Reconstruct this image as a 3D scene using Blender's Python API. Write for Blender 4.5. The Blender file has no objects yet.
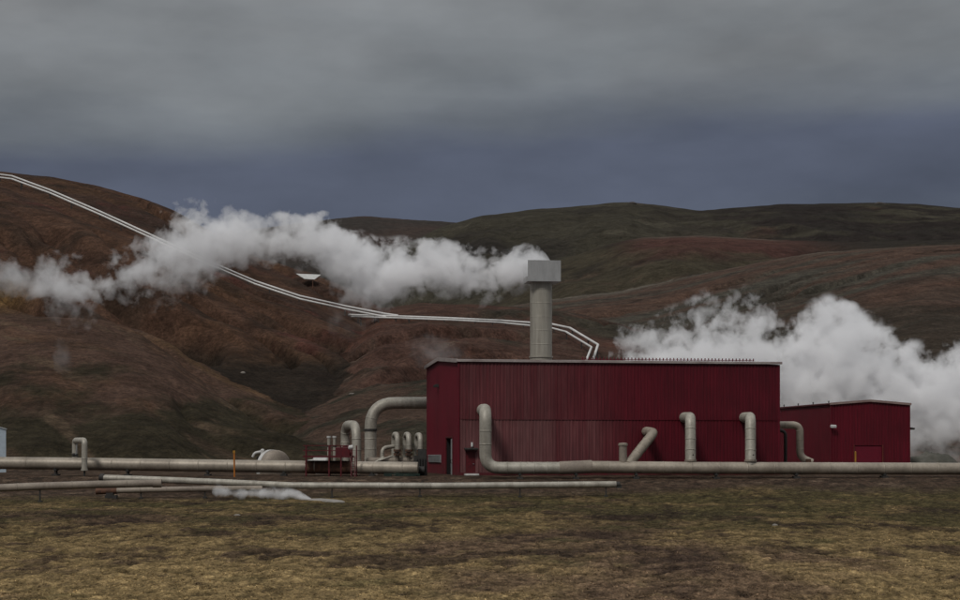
import bpy, math, random
import numpy as np
from mathutils import Vector

random.seed(7)
scn = bpy.context.scene
col = scn.collection
F = 1778.0           # focal length in photograph pixels (960 wide)
EYE = 1.8
YH = 455.0           # eye level row of the photograph
R = math.radians


def P(px, py, D):
    """a photograph row / column at depth D as a world point"""
    return Vector(((px - 480.0) / F * D, D, EYE - (py - YH) / F * D))


# ------------------------------------------------------------------ noise
_rng = np.random.default_rng(11)
_PM = _rng.permutation(4096).astype(np.int32)
_GA = (_rng.random(4096) * 2 * math.pi)
_GX = np.cos(_GA).astype(np.float32); _GY = np.sin(_GA).astype(np.float32)


def pnoise(x, y, seed=0):
    """gradient noise"""
    x = np.asarray(x, dtype=np.float64); y = np.asarray(y, dtype=np.float64)
    x0 = np.floor(x); y0 = np.floor(y)
    fx = (x - x0).astype(np.float32); fy = (y - y0).astype(np.float32)
    ix = x0.astype(np.int32); iy = y0.astype(np.int32) + seed * 131
    u = fx * fx * fx * (fx * (fx * 6 - 15) + 10)
    v = fy * fy * fy * (fy * (fy * 6 - 15) + 10)
    pa = _PM[(ix + seed * 57) & 4095]; pb = _PM[(ix + 1 + seed * 57) & 4095]
    i00 = _PM[(pa + iy) & 4095]; i01 = _PM[(pa + iy + 1) & 4095]
    i10 = _PM[(pb + iy) & 4095]; i11 = _PM[(pb + iy + 1) & 4095]
    fx1 = fx - 1; fy1 = fy - 1
    a = _GX[i00] * fx + _GY[i00] * fy
    a = a + u * (_GX[i10] * fx1 + _GY[i10] * fy - a)
    b = _GX[i01] * fx + _GY[i01] * fy1
    b = b + u * (_GX[i11] * fx1 + _GY[i11] * fy1 - b)
    return (a + v * (b - a)) * np.float32(1.4)


def fbm(x, y, oct=4, seed=0, gain=.5, ridge=False):
    s = 0; a = 1.0; t = 0
    for i in range(oct):
        n = pnoise(x, y, seed + i * 17)
        if ridge:
            n = 1 - 2 * np.abs(n)
        s = s + a * n; t += a
        a *= gain; x = x * 2.03 + 13.7; y = y * 2.03 - 7.1
    return s / t


def sst(a, b, x):
    t = np.clip((x - a) / (b - a), 0, 1)
    return t * t * (3 - 2 * t)


# ------------------------------------------------------------------ terrain
GP = np.array([(-50, -2.5), (15, -2.45), (50, -2.3), (70, -2.2), (100, -1.98), (125, -1.78), (134, -1.62), (138, -1.45), (143, -1.08), (148, -.62), (151, -.34),
               (154.5, -.12), (158, -.03), (190, 0), (230, .2), (5000, .5)])


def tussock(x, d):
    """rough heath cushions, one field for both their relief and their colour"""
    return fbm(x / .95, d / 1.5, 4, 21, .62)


def ground_z(X, D):
    z = np.interp(D, GP[:, 0], GP[:, 1])
    m = D < 200
    if m.any():
        x, d = X[m], D[m]
        near = 1 - sst(128, 150, d)
        q = near * (.30 * fbm(x / 17, d / 16, 3, 5) + .15 * fbm(x / 4.2, d / 4.2, 3, 9) + .17 * tussock(x, d))
        bank = sst(136, 145, d) * (1 - sst(150, 158, d))        # loose soil bank below the building and pipes
        q = q + bank * .13 * fbm(x / 2.2, d / 1.4, 4, 31, .6)
        far = sst(156, 160, d) * (1 - sst(188, 200, d))
        q = q + far * .03 * fbm(x / 1.5, d / 1.5, 2, 33)
        z[m] += q
    return z


LAY = {
    'far': dict(Dc=2400, Df=1500, pts=[(-500, 238), (200, 236), (318, 221), (360, 216), (400, 219), (450, 222), (520, 230), (700, 245), (1400, 262)]),
    'back': dict(Dc=1500, Df=640, pts=[(-500, 330), (300, 285), (370, 262), (410, 243), (440, 228), (480, 216.5), (530, 210), (580, 206.5), (618, 203), (632, 202.5),
                                       (655, 205), (700, 211), (740, 207.5), (780, 204.5), (830, 204), (880, 203), (920, 205), (960, 208), (1100, 214), (1400, 230)]),
    'shoulder': dict(Dc=1080, Df=520, pts=[(-500, 400), (420, 330), (520, 280), (560, 262), (600, 247), (640, 238), (700, 236), (760, 239), (820, 243), (900, 242), (1000, 238), (1400, 236)]),
    'right': dict(Dc=820, Df=330, pts=[(-500, 420), (300, 345), (480, 311), (560, 300), (620, 293), (700, 276), (760, 263), (820, 253), (880, 249), (960, 245), (1100, 238), (1400, 232)]),
    'red': dict(Dc=500, Df=232, pts=[(-500, 440), (230, 430), (290, 400), (325, 365), (355, 330), (380, 310), (420, 304), (480, 307), (560, 313), (620, 326), (700, 350), (800, 380), (900, 405), (1400, 430)]),
    'left': dict(Dc=620, Df=245, pts=[(-700, 196), (-400, 180), (-200, 171), (-60, 170), (0, 173), (50, 178), (100, 188), (140, 200), (175, 213), (215, 237), (260, 260), (310, 274),
                                      (350, 291), (385, 311), (420, 340), (470, 385), (520, 425), (600, 450), (1400, 454)]),
    'low': dict(Dc=292, Df=205, pts=[(-500, 454), (265, 454), (290, 432), (313, 411), (353, 397), (420, 383), (500, 377), (600, 384), (700, 398), (850, 420), (960, 436), (1400, 445)]),
    'front': dict(Dc=330, Df=196, pts=[(-700, 312), (-300, 312), (-100, 318), (0, 321), (60, 325), (100, 328), (143, 337), (173, 350), (190, 363), (210, 375), (233, 387), (260, 397),
                                       (300, 413), (340, 426), (400, 441), (460, 452), (1400, 454)]),
}
UU = np.linspace(-700, 1500, 1101)


def _smooth(a, k):
    ker = np.hanning(k + 2)[1:-1]; ker /= ker.sum()
    return np.convolve(np.pad(a, k, mode='edge'), ker, mode='same')[k:-k]


def prof(t):
    up = np.clip(t, 0, 1)
    s = .55 * np.sin(up * math.pi / 2) ** 1.15 + .45 * up
    return s


for i, (nm, L) in enumerate(LAY.items()):
    p = np.array(L['pts'])
    y = _smooth(np.interp(UU, p[:, 0], p[:, 1]), 7)
    y = y + .8 * fbm(UU / 23, UU * 0 + i * 9.3, 3, 40 + i)
    dc = L['Dc'] * (1 + .07 * fbm(UU / 170, UU * 0 + 3.3, 2, 60 + i))
    df = L['Df'] * (1 + .05 * fbm(UU / 120, UU * 0 + 1.3, 2, 70 + i))
    if nm in ('front', 'low'):
        df = np.maximum(df, 194)
    zc = (YH - y) / F * dc + EYE
    ts = np.linspace(.02, 1, 120)
    for _ in range(4):
        D = df[None] + (dc - df)[None] * ts[:, None]
        ang = (prof(ts)[:, None] * zc[None] - EYE) / D
        mx = ang.max(0)
        want = (YH - y) / F
        zc = zc + (want - mx) * dc
    L['dc'], L['df'], L['zc'] = dc, df, np.maximum(zc, 0)


def gully(nm, X, D):
    if nm == 'left':
        wx = X + 26 * fbm(X / 90, D / 90, 2, 81)
        q = wx * .80 + D * .60; a = wx * .6 - D * .8
        g = fbm(q / 52, a / 330, 4, 83, .5, True)
        n = fbm(X / 120, D / 120, 3, 84)
        g2 = fbm(q / 21, a / 150, 3, 87, .5, True)
        return -9 * sst(.62, .97, g) - 2.6 * sst(.6, .97, g2) + 2.2 + 3 * n + .45 * fbm(X / 11, D / 11, 4, 86, .6)
    if nm == 'right':
        wx = X + 20 * fbm(X / 80, D / 80, 2, 91)
        q = wx * .62 - D * .78; a = wx * .78 + D * .62
        g = fbm(q / 48, a / 420, 4, 93, .5, True)
        return -7 * sst(.70, .98, g) + 1.5 + 3.5 * fbm(X / 130, D / 130, 3, 94) + .6 * fbm(X / 16, D / 16, 4, 95, .6)
    if nm == 'red':
        wx = X + 15 * fbm(X / 50, D / 50, 2, 101)
        q = wx * .75 - D * .55; a = wx * .55 + D * .75
        g = fbm(q / 30, a / 150, 4, 103, .5, True)
        return -6.5 * sst(.55, .96, g) + 2 + 3 * fbm(X / 60, D / 60, 3, 104) + .9 * fbm(X / 9, D / 9, 4, 105, .6)
    if nm == 'front':
        wx = X + 10 * fbm(X / 40, D / 40, 2, 111)
        q = wx * .78 + D * .6; a = wx * .6 - D * .78
        g = fbm(q / 34, a / 190, 3, 113, .45, True)
        return -3.4 * sst(.5, .95, g) + 1.2 + 2.0 * fbm(X / 45, D / 45, 3, 114) + .35 * fbm(X / 4, D / 4, 3, 115, .6)
    if nm == 'low':
        return 1.4 * fbm(X / 22, D / 22, 4, 121) + .3 * fbm(X / 3, D / 3, 3, 123)
    if nm == 'far':
        return 16 * fbm(X / 160, D / 160, 4, 131)
    if nm == 'shoulder':
        return 9 * fbm(X / 90, D / 110, 4, 141, .55) + 4 * (fbm(X / 45, D / 200, 3, 143, .5, True) - .5)
    return 12 * fbm(X / 110, D / 150, 5, 151, .55) + 5 * (fbm(X / 50, D / 260, 3, 153, .5, True) - .5)


TRACK = []           # ground track of the hill pipelines, graded smooth


def off_track(X, D):
    """0 on the graded pipeline track, 1 away from it"""
    k = np.full(X.shape, 1e9)
    for (ax, ay), (bx, by) in TRACK:
        dx, dy = bx - ax, by - ay
        t = np.clip(((X - ax) * dx + (D - ay) * dy) / (dx * dx + dy * dy + 1e-9), 0, 1)
        k = np.minimum(k, np.hypot(X - ax - t * dx, D - ay - t * dy))
    return sst(3, 30, k)


GULLIES = False


def terrain(X, D, want_layer=False):
    u = 480 + F * X / np.maximum(D, 1)
    z = ground_z(X, D)
    H = np.zeros_like(z); top = np.full(z.shape, -1, dtype=int); second = np.zeros_like(z)
    for i, (nm, L) in enumerate(LAY.items()):
        dc = np.interp(u, UU, L['dc']); df = np.interp(u, UU, L['df']); zc = np.interp(u, UU, L['zc'])
        t = (D - df) / (dc - df)
        h = prof(t) * zc
        over = np.maximum(D - dc, 0)
        h = h - over * (.16 + .10 * np.minimum(over / 120, 1))
        m = (t > -.05)
        g = np.zeros_like(z)
        if m.any():
            if GULLIES:
                g[m] = gully(nm, X[m], D[m])
                if nm in ('left', 'red') and TRACK:
                    g[m] = g[m] * off_track(X[m], D[m])
        amp = sst(0, .25, t) * (1 - .97 * sst(.62, .93, t)) * np.clip(zc / 40, 0, 1)
        if nm in ('front', 'low'):
            amp = sst(0, .3, t) * (1 - .6 * sst(.8, 1, t)) * np.clip(zc / 8, 0, 1)
        h = np.where(m, np.maximum(h, 0) + g * amp, 0)
        h = np.maximum(h, 0)
        k = 2.5
        better = h > H
        top = np.where(better & (h > .15), i, top)
        e = np.clip(.5 + .5 * (h - H) / k, 0, 1)
        H = H + (h - H) * e + k * e * (1 - e) * np.clip(np.minimum(h, H) / 4, 0, 1)
    z = z + H
    return (z, H, top) if want_layer else z


def hit(px, py, d0=170., d1=2600.):
    D = np.exp(np.linspace(math.log(d0), math.log(d1), 3000))
    X = (px - 480) / F * D
    zr = EYE - (py - YH) / F * D
    zz = terrain(X, D)
    w = np.nonzero(zz >= zr)[0]
    return float(D[w[0]]) if len(w) else d1


def gz1(x, d):
    return float(terrain(np.array([float(x)]), np.array([float(d)]))[0])


G_UP = [(-40, 171), (0, 174.5), (12, 176.0), (50, 190), (100, 211.5), (160, 239), (215, 264), (255, 281), (300, 296), (345, 306), (385, 313.8), (398, 315.6)]
G_LOW = [(349, 314.8), (400, 316.4), (450, 318.2), (500, 320.6), (552, 324.2), (570, 328.0), (598, 344.8), (593, 360)]
for line in (G_UP, G_LOW):
    q_ = [(lambda d: ((a - 480) / F * d, d))(hit(a, b + 3.5)) for a, b in line]
    TRACK += list(zip(q_[:-1], q_[1:]))
GULLIES = True

# ------------------------------------------------------------------ materials
def new_mat(name):
    m = bpy.data.materials.new(name); m.use_nodes = True
    nt = m.node_tree
    b = nt.nodes['Principled BSDF']
    return m, nt, b


class NG:
    def __init__(s, nt):
        s.nt = nt

    def n(s, t, **kw):
        o = s.nt.nodes.new(t)
        for k, v in kw.items():
            setattr(o, k, v)
        return o

    def l(s, a, b):
        s.nt.links.new(a, b)

    def math(s, op, a, b=None, c=None, clamp=False):
        o = s.n('ShaderNodeMath', operation=op, use_clamp=clamp)
        for i, v in enumerate((a, b, c)):
            if v is None:
                continue
            if isinstance(v, (int, float)):
                o.inputs[i].default_value = v
            else:
                s.l(v, o.inputs[i])
        return o.outputs[0]

    def mapr(s, v, a, b, c, d, smooth=False):
        o = s.n('ShaderNodeMapRange')
        if smooth:
            o.interpolation_type = 'SMOOTHSTEP'
        s.l(v, o.inputs[0])
        for i, x in enumerate((a, b, c, d)):
            if isinstance(x, (int, float)):
                o.inputs[i + 1].default_value = x
            else:
                s.l(x, o.inputs[i + 1])
        return o.outputs[0]

    def mix(s, f, a, b, typ='MIX'):
        o = s.n('ShaderNodeMix', data_type='RGBA', blend_type=typ)
        for i, v in ((0, f), (6, a), (7, b)):
            if isinstance(v, (int, float)):
                o.inputs[i].default_value = v
            elif isinstance(v, tuple):
                o.inputs[i].default_value = (*v, 1) if len(v) == 3 else v
            else:
                s.l(v, o.inputs[i])
        return o.outputs[2]

    def noise(s, vec, scale, detail=4, rough=.55, mapping=None, lac=2.0):
        if mapping:
            mp = s.n('ShaderNodeMapping'); mp.inputs['Scale'].default_value = mapping
            s.l(vec, mp.inputs[0]); vec = mp.outputs[0]
        o = s.n('ShaderNodeTexNoise')
        o.inputs['Scale'].default_value = scale
        o.inputs['Detail'].default_value = detail
        o.inputs['Roughness'].default_value = rough
        o.inputs['Lacunarity'].default_value = lac
        s.l(vec, o.inputs['Vector'])
        return o.outputs['Fac']


def surface(name, c, c2=None, rough=.6, metal=0., scale=3., mapping=None, bump=0., bscale=20., spec=.35, lo=.35, hi=.7, extra=None):
    """a painted / weathered surface: two tones mixed by world-space noise"""
    m, nt, b = new_mat(name); g = NG(nt)
    pos = g.n('ShaderNodeNewGeometry').outputs['Position']
    c2 = c2 or tuple(x * .65 for x in c)
    f = g.mapr(g.noise(pos, scale, 5, .6, mapping), lo, hi, 0, 1)
    colr = g.mix(f, c, c2)
    fine = g.mapr(g.noise(pos, scale * 9, 3, .6), .3, .7, .86, 1.12)
    sc = g.n('ShaderNodeVectorMath', operation='SCALE'); g.l(colr, sc.inputs[0]); g.l(fine, sc.inputs['Scale'])
    g.l(sc.outputs[0], b.inputs['Base Color'])
    b.inputs['Roughness'].default_value = rough
    b.inputs['Metallic'].default_value = metal
    b.inputs['Specular IOR Level'].default_value = spec
    if bump:
        bp = g.n('ShaderNodeBump'); bp.inputs['Strength'].default_value = bump; bp.inputs['Distance'].default_value = .05
        g.l(g.noise(pos, bscale, 4, .6), bp.inputs['Height']); g.l(bp.outputs[0], b.inputs['Normal'])
    return m


M = {}
M['clad'] = surface('pipe_cladding', (.345, .30, .24), (.19, .16, .125), .5, .25, .5, (1, 1, .6), .15, 6, .4)
M['clad_pale'] = surface('pale_pipe_cladding', (.38, .355, .30), (.22, .20, .165), .5, .2, .6, (2, 2, .4), .1, 6, .4)
M['clad_dull'] = surface('dull_pipe_cladding', (.27, .23, .185), (.16, .13, .105), .65, .1, .7, (.6, 1, 1), .15, 6)
M['white_pipe'] = surface('white_hill_pipe', (.58, .57, .55), (.48, .47, .45), .5, .0, .2)
M['white'] = surface('white_paint', (.5, .5, .48), (.38, .37, .35), .5, 0, 1.5)
M['galv'] = surface('galvanised_steel', (.42, .44, .44), (.3, .31, .31), .45, .5, 2)
M['dark'] = surface('dark_steel', (.035, .033, .03), (.02, .018, .016), .7)
M['interior'] = surface('unlit_interior', (.012, .01, .01), (.008, .007, .007), .9)
M['rust'] = surface('rusty_steel', (.12, .055, .03), (.05, .028, .02), .8)
M['concrete'] = surface('concrete', (.27, .25, .22), (.18, .165, .15), .9, 0, 1.2, None, .3, 14)
M['redsteel'] = surface('red_painted_steel', (.095, .006, .010), (.05, .006, .008), .5)
M['yellow'] = surface('yellow_paint', (.34, .17, .02), (.25, .12, .02), .5)
M['orange'] = surface('orange_paint', (.42, .15, .02), (.34, .11, .02), .5)
M['blue'] = surface('blue_grey_sheet', (.36, .42, .47), (.30, .35, .39), .5)
M['green'] = surface('green_paint', (.014, .035, .026), (.012, .02, .015), .5)
M['guide'] = surface('worn_yellow_paint', (.11, .03, .014), (.09, .008, .012), .6)
M['rollred'] = surface('red_roller_door', (.125, .004, .016), (.10, .003, .013), .5)
M['lamp'] = surface('lamp_housing', (.7, .7, .68), None, .3)
M['trim'] = surface('pale_trim', (.36, .32, .30), (.24, .19, .18), .5, .1, .8, (1, 1, 1))
M['browntrim'] = surface('brown_trim', (.26, .19, .17), (.18, .11, .10), .5, .1, .8)
M['stone'] = surface('stone', (.17, .145, .12), (.08, .07, .06), .95, 0, 2.5, None, .5, 9)
M['pale_stone'] = surface('pale_stone', (.45, .42, .37), (.3, .28, .24), .95, 0, 2.5, None, .5, 9)
M['grey_stone'] = surface('grey_stone', (.24, .22, .19), (.12, .105, .09), .95, 0, 2.5, None, .5, 9)
M['darkrock'] = surface('dark_lava', (.06, .052, .046), (.035, .03, .028), .95, 0, .3, None, .5, 3)
M['roofing'] = surface('roof_sheet', (.2, .17, .165), (.14, .11, .11), .6)
M['heap'] = surface('gravel_heap', (.10, .095, .08), (.045, .045, .035), .95, 0, .9, None, .5, 5)


def wall_mat(name, c, faded, x0, x1, zseam, amount):
    """red corrugated sheet; sun-bleached panels towards x0, stronger below the joint"""
    m, nt, b = new_mat(name); g = NG(nt)
    pos = g.n('ShaderNodeNewGeometry').outputs['Position']
    sep = g.n('ShaderNodeSeparateXYZ'); g.l(pos, sep.inputs[0])
    x, z = sep.outputs[0], sep.outputs[2]
    along = g.mapr(x, x0, x1, 0, 1, True)
    low = g.mapr(z, zseam - .03, zseam + .03, 1, .42)
    cell = g.math('FLOOR', g.math('MULTIPLY', x, 1.02))
    wn = g.n('ShaderNodeTexWhiteNoise', noise_dimensions='2D')
    cv = g.n('ShaderNodeCombineXYZ'); g.l(cell, cv.inputs[0]); g.l(g.mapr(z, zseam - .02, zseam + .02, 0, 3), cv.inputs[1])
    g.l(cv.outputs[0], wn.inputs['Vector'])
    panel = g.mapr(wn.outputs['Value'], 0, 1, .55, 1.1)
    streak = g.mapr(g.noise(pos, 2.4, 4, .65, (1, 1, .05)), .3, .7, .45, 1.25)
    f = g.math('MULTIPLY', g.math('MULTIPLY', along, low), g.math('MULTIPLY', panel, streak))
    f = g.math('MULTIPLY', f, amount, clamp=True)
    colr = g.mix(f, c, faded)
    tone = g.math('MULTIPLY', g.mapr(g.noise(pos, 5, 3, .6, (1, 1, .08)), .3, .7, .78, 1.2), g.mapr(g.noise(pos, .25, 3), .3, .7, .85, 1.15))
    sc = g.n('ShaderNodeVectorMath', operation='SCALE'); g.l(colr, sc.inputs[0]); g.l(tone, sc.inputs['Scale'])
    # grime splashed up from the ground
    dirt = g.math('MULTIPLY', g.mapr(z, .1, 1.3, .55, 0), g.mapr(g.noise(pos, 1.2, 4, .7), .35, .65, .2, 1))
    g.l(g.mix(dirt, sc.outputs[0], (.045, .03, .025)), b.inputs['Base Color'])
    b.inputs['Roughness'].default_value = .55
    b.inputs['Specular IOR Level'].default_value = .3
    return m


M['wall'] = wall_mat('red_wall_sheet', (.076, .0020, .0078), (.138, .056, .056), 16, 3, 5.0, 1.4)
M['wall_side'] = wall_mat('red_wall_sheet_side', (.094, .0023, .0100), (.13, .045, .052), -50, -60, 3.0, .1)  # brighter copy of the red: light on the end wall put into the colour
M['wall_small'] = wall_mat('red_wall_sheet_small', (.080, .0016, .0078), (.13, .045, .05), 60, 20, 3.0, .0)


def land_mat(name, fine_scale, bump, bscale, stretch=None, var=(.72, 1.3), dist=.1, fine3=3., c3=.3):
    m, nt, b = new_mat(name); g = NG(nt)
    at = g.n('ShaderNodeAttribute', attribute_name='Col')
    pos = g.n('ShaderNodeNewGeometry').outputs['Position']
    f1 = g.mapr(g.noise(pos, fine_scale, 6, .7, stretch), .37, .63, var[0], var[1])
    f2 = g.mapr(g.noise(pos, fine_scale * 5.1, 4, .68), .36, .64, var[0] + .04, var[1] - .02)
    f3 = g.mapr(g.noise(pos, fine_scale * fine3, 4, .75, stretch), .3, .7, 1 - c3, 1 + c3)
    k = g.math('MULTIPLY', g.math('MULTIPLY', f1, f2), f3)
    sc = g.n('ShaderNodeVectorMath', operation='SCALE'); g.l(at.outputs['Color'], sc.inputs[0]); g.l(k, sc.inputs['Scale'])
    g.l(sc.outputs[0], b.inputs['Base Color'])
    b.inputs['Roughness'].default_value = 1
    b.inputs['Specular IOR Level'].default_value = .05
    bp = g.n('ShaderNodeBump'); bp.inputs['Strength'].default_value = bump; bp.inputs['Distance'].default_value = dist
    g.l(g.noise(pos, bscale, 6, .7, stretch), bp.inputs['Height']); g.l(bp.outputs[0], b.inputs['Normal'])
    return m


M['ground'] = land_mat('heath_ground', 2.6, .9, 7, (1, .4, 1), (.56, 1.46), .15, 3.2, .45)
M['hills'] = land_mat('hill_slopes', .13, .9, .45, None, (.70, 1.32), 1.2, 14., .45)


# ------------------------------------------------------------------ mesh builder
class MB:
    def __init__(s):
        s.v = []; s.f = []; s.sm = []

    def add(s, vs, fs, smooth=False):
        o = len(s.v)
        s.v += [Vector(p) for p in vs]
        s.f += [tuple(i + o for i in q) for q in fs]
        s.sm += [smooth] * len(fs)
        return s

    def box(s, c, size, ax=(1, 0, 0), up=(0, 0, 1)):
        ax = Vector(ax).normalized(); up = Vector(up).normalized(); ay = up.cross(ax).normalized(); up = ax.cross(ay)
        c = Vector(c); h = [k / 2 for k in size]
        vs = [c + ax * (h[0] * i) + ay * (h[1] * j) + up * (h[2] * k) for k in (-1, 1) for j in (-1, 1) for i in (-1, 1)]
        return s.add(vs, [(0, 2, 3, 1), (4, 5, 7, 6), (0, 1, 5, 4), (2, 6, 7, 3), (0, 4, 6, 2), (1, 3, 7, 5)])

    def bar(s, a, b, w):
        a = Vector(a); b = Vector(b); d = b - a
        up = Vector((0, 0, 1)) if abs(d.normalized().z) < .9 else Vector((0, 1, 0))
        return s.box((a + b) / 2, (d.length, w, w), d, up)

    def tube(s, path, r, seg=20, caps=True, fillet=0, ring=0, ringw=.06, ringh=.012):
        pts = [Vector(p) for p in path]
        if fillet:
            out = [pts[0]]
            for i in range(1, len(pts) - 1):
                a, b, c = pts[i - 1], pts[i], pts[i + 1]
                d1 = (a - b); d2 = (c - b)
                fl = min(fillet, d1.length * .48, d2.length * .48)
                p0 = b + d1.normalized() * fl; p2 = b + d2.normalized() * fl
                if d1.angle(-d2) < .02:
                    out.append(b); continue
                for k in range(9):
                    t = k / 8
                    out.append(p0 * (1 - t) ** 2 + b * 2 * t * (1 - t) + p2 * t * t)
            out.append(pts[-1]); pts = out
        if ring:                       # raised cladding joints
            out = []; rad = []
            acc = 0; nxt = ring * .6
            for i in range(len(pts) - 1):
                a, b = pts[i], pts[i + 1]; L = (b - a).length
                out.append(a); rad.append(r)
                while nxt < acc + L - ringw * 1.3:
                    t = nxt - acc
                    if t > ringw * 1.3:
                        d = (b - a).normalized()
                        for o, k in ((-ringw * 1.15, 0), (-ringw, 0), (-ringw * .9, ringh), (ringw * .9, ringh), (ringw, 0), (ringw * 1.15, 0)):
                            out.append(a + d * (t + o)); rad.append(r + k)
                    nxt += ring
                acc += L
            out.append(pts[-1]); rad.append(r)
            pts = out
        else:
            rad = [r] * len(pts)
        t0 = (pts[1] - pts[0]).normalized()
        ref = Vector((0, 0, 1)) if abs(t0.z) < .9 else Vector((0, 1, 0))
        nrm = t0.cross(ref).normalized()
        rings = []; prev = t0
        for i, p in enumerate(pts):
            if i == 0: t = t0
            elif i == len(pts) - 1: t = (pts[i] - pts[i - 1]).normalized()
            else: t = ((pts[i] - pts[i - 1]).normalized() + (pts[i + 1] - pts[i]).normalized()).normalized()
            q = prev.rotation_difference(t); nrm = (q @ nrm); nrm = (nrm - t * nrm.dot(t)).normalized(); prev = t
            bn = t.cross(nrm)
            rings.append([p + (nrm * math.cos(2 * math.pi * k / seg) + bn * math.sin(2 * math.pi * k / seg)) * rad[i] for k in range(seg)])
        vs = [v for rg in rings for v in rg]
        fs = [(i * seg + k, i * seg + (k + 1) % seg, (i + 1) * seg + (k + 1) % seg, (i + 1) * seg + k) for i in range(len(rings) - 1) for k in range(seg)]
        s.add(vs, fs, True)
        if caps:
            s.add(rings[0], [tuple(reversed(range(seg)))]); s.add(rings[-1], [tuple(range(seg))])
        return s

    def dome(s, c, axis, r, depth, seg=24, rows=8):
        """elliptic end cap bulging along axis"""
        ax = Vector(axis).normalized(); ref = Vector((0, 0, 1)) if abs(ax.z) < .9 else Vector((1, 0, 0))
        u = ax.cross(ref).normalized(); w = ax.cross(u); c = Vector(c)
        vs = []
        for i in range(rows):
            a = i / rows * math.pi / 2
            for k in range(seg):
                b = 2 * math.pi * k / seg
                vs.append(c + (u * math.cos(b) + w * math.sin(b)) * (r * math.cos(a)) + ax * (depth * math.sin(a)))
        vs.append(c + ax * depth)
        fs = [(i * seg + k, i * seg + (k + 1) % seg, (i + 1) * seg + (k + 1) % seg, (i + 1) * seg + k) for i in range(rows - 1) for k in range(seg)]
        fs += [((rows - 1) * seg + k, (rows - 1) * seg + (k + 1) % seg, rows * seg) for k in range(seg)]
        return s.add(vs, fs, True)

    def build(s, name, mat, parent=None, bevel=0):
        me = bpy.data.meshes.new(name)
        off = Vector((0, 0, 0))
        p = parent
        while p is not None:
            off = off + p.location; p = p.parent
        me.from_pydata([tuple(v - off) for v in s.v], [], s.f)
        me.polygons.foreach_set('use_smooth', s.sm)
        me.materials.append(M[mat] if isinstance(mat, str) else mat)
        me.update()
        import bmesh
        bm = bmesh.new(); bm.from_mesh(me); bmesh.ops.recalc_face_normals(bm, faces=bm.faces); bm.to_mesh(me); bm.free()
        o = bpy.data.objects.new(name, me); col.objects.link(o)
        o.parent = parent
        if bevel:
            b = o.modifiers.new('bevel', 'BEVEL'); b.width = bevel; b.segments = 2; b.limit_method = 'ANGLE'
        return o


def tag(o, label, cat, group=None):
    o['label'] = label; o['category'] = cat
    if group: o['group'] = group
    return o


def thing(name, label, cat, loc, group=None):
    o = bpy.data.objects.new(name, None); col.objects.link(o)
    o.empty_display_size = .5
    o.location = Vector(loc)
    return tag(o, label, cat, group)


def copy_tree(o, parent=None):
    c = o.copy(); col.objects.link(c)
    if parent is not None: c.parent = parent
    for ch in list(o.children):
        copy_tree(ch, c)
    return c


# ------------------------------------------------------------------ the land
def grid_mesh(name, us, Ds, mat):
    U, DD = np.meshgrid(us, Ds)
    X = (U - 480) / F * DD
    z, H, top = terrain(X.ravel(), DD.ravel(), True)
    co = np.stack([X.ravel(), DD.ravel(), z], 1)
    nr, nc = DD.shape
    idx = np.arange(nr * nc).reshape(nr, nc)
    q = np.stack([idx[:-1, :-1], idx[:-1, 1:], idx[1:, 1:], idx[1:, :-1]], -1).reshape(-1, 4)
    me = bpy.data.meshes.new(name)
    me.vertices.add(len(co)); me.vertices.foreach_set('co', co.ravel())
    me.loops.add(q.size); me.loops.foreach_set('vertex_index', q.ravel())
    me.polygons.add(len(q)); me.polygons.foreach_set('loop_start', np.arange(0, q.size, 4))
    me.update(calc_edges=True)
    me.polygons.foreach_set('use_smooth', np.ones(len(q), bool))
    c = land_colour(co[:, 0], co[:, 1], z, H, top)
    a = me.color_attributes.new('Col', 'FLOAT_COLOR', 'POINT')
    a.data.foreach_set('color', np.concatenate([c, np.ones((len(c), 1))], 1).ravel())
    me.materials.append(M[mat])
    o = bpy.data.objects.new(name, me); col.objects.link(o)
    o['kind'] = 'structure'
    return o


def mixc(a, b, f):
    return a * (1 - f[:, None]) + np.asarray(b)[None] * f[:, None]


def heath_colour(X, D):
    n = len(X)
    c = np.tile(np.array([.192, .136, .064]), (n, 1))
    big = fbm(X / 14, D / 30, 4, 200, .6)
    c = mixc(c, (.118, .078, .048), sst(-.05, .3, big))
    ol = fbm(X / 8, D / 12, 5, 210, .64)
    grn = sst(.0, .32, ol + .30 * sst(80, 112, D) - .12 + .16 * sst(0, 14, X) * sst(85, 100, D))
    c = mixc(c, (.066, .058, .025), grn * .78)
    # dark heather in ragged patches
    h = fbm(X / 4.6, D / 10, 6, 220, .70)
    band = .22 * np.exp(-((D - 70 - 5 * fbm(X / 10, X * 0, 2, 5)) / 7) ** 2) * sst(-22, -12, X) * (1 - sst(6, 16, X)) + .1 * np.exp(-((D - 98) / 14) ** 2)
    c = mixc(c, (.040, .026, .020), sst(.06, .34, h + band - .10 * (1 - sst(52, 66, D))) * .80)
    # cushions: pale dry crowns; shade of the hollows put into the colour
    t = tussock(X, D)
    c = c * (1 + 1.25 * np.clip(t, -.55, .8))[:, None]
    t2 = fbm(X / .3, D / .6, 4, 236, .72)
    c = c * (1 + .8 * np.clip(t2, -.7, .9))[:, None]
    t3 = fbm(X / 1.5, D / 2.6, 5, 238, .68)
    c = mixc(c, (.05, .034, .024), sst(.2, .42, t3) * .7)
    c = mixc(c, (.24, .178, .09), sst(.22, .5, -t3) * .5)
    return np.clip(c, .012, .4) * (1.0 - .38 * sst(56, 104, D))[:, None]


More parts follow.
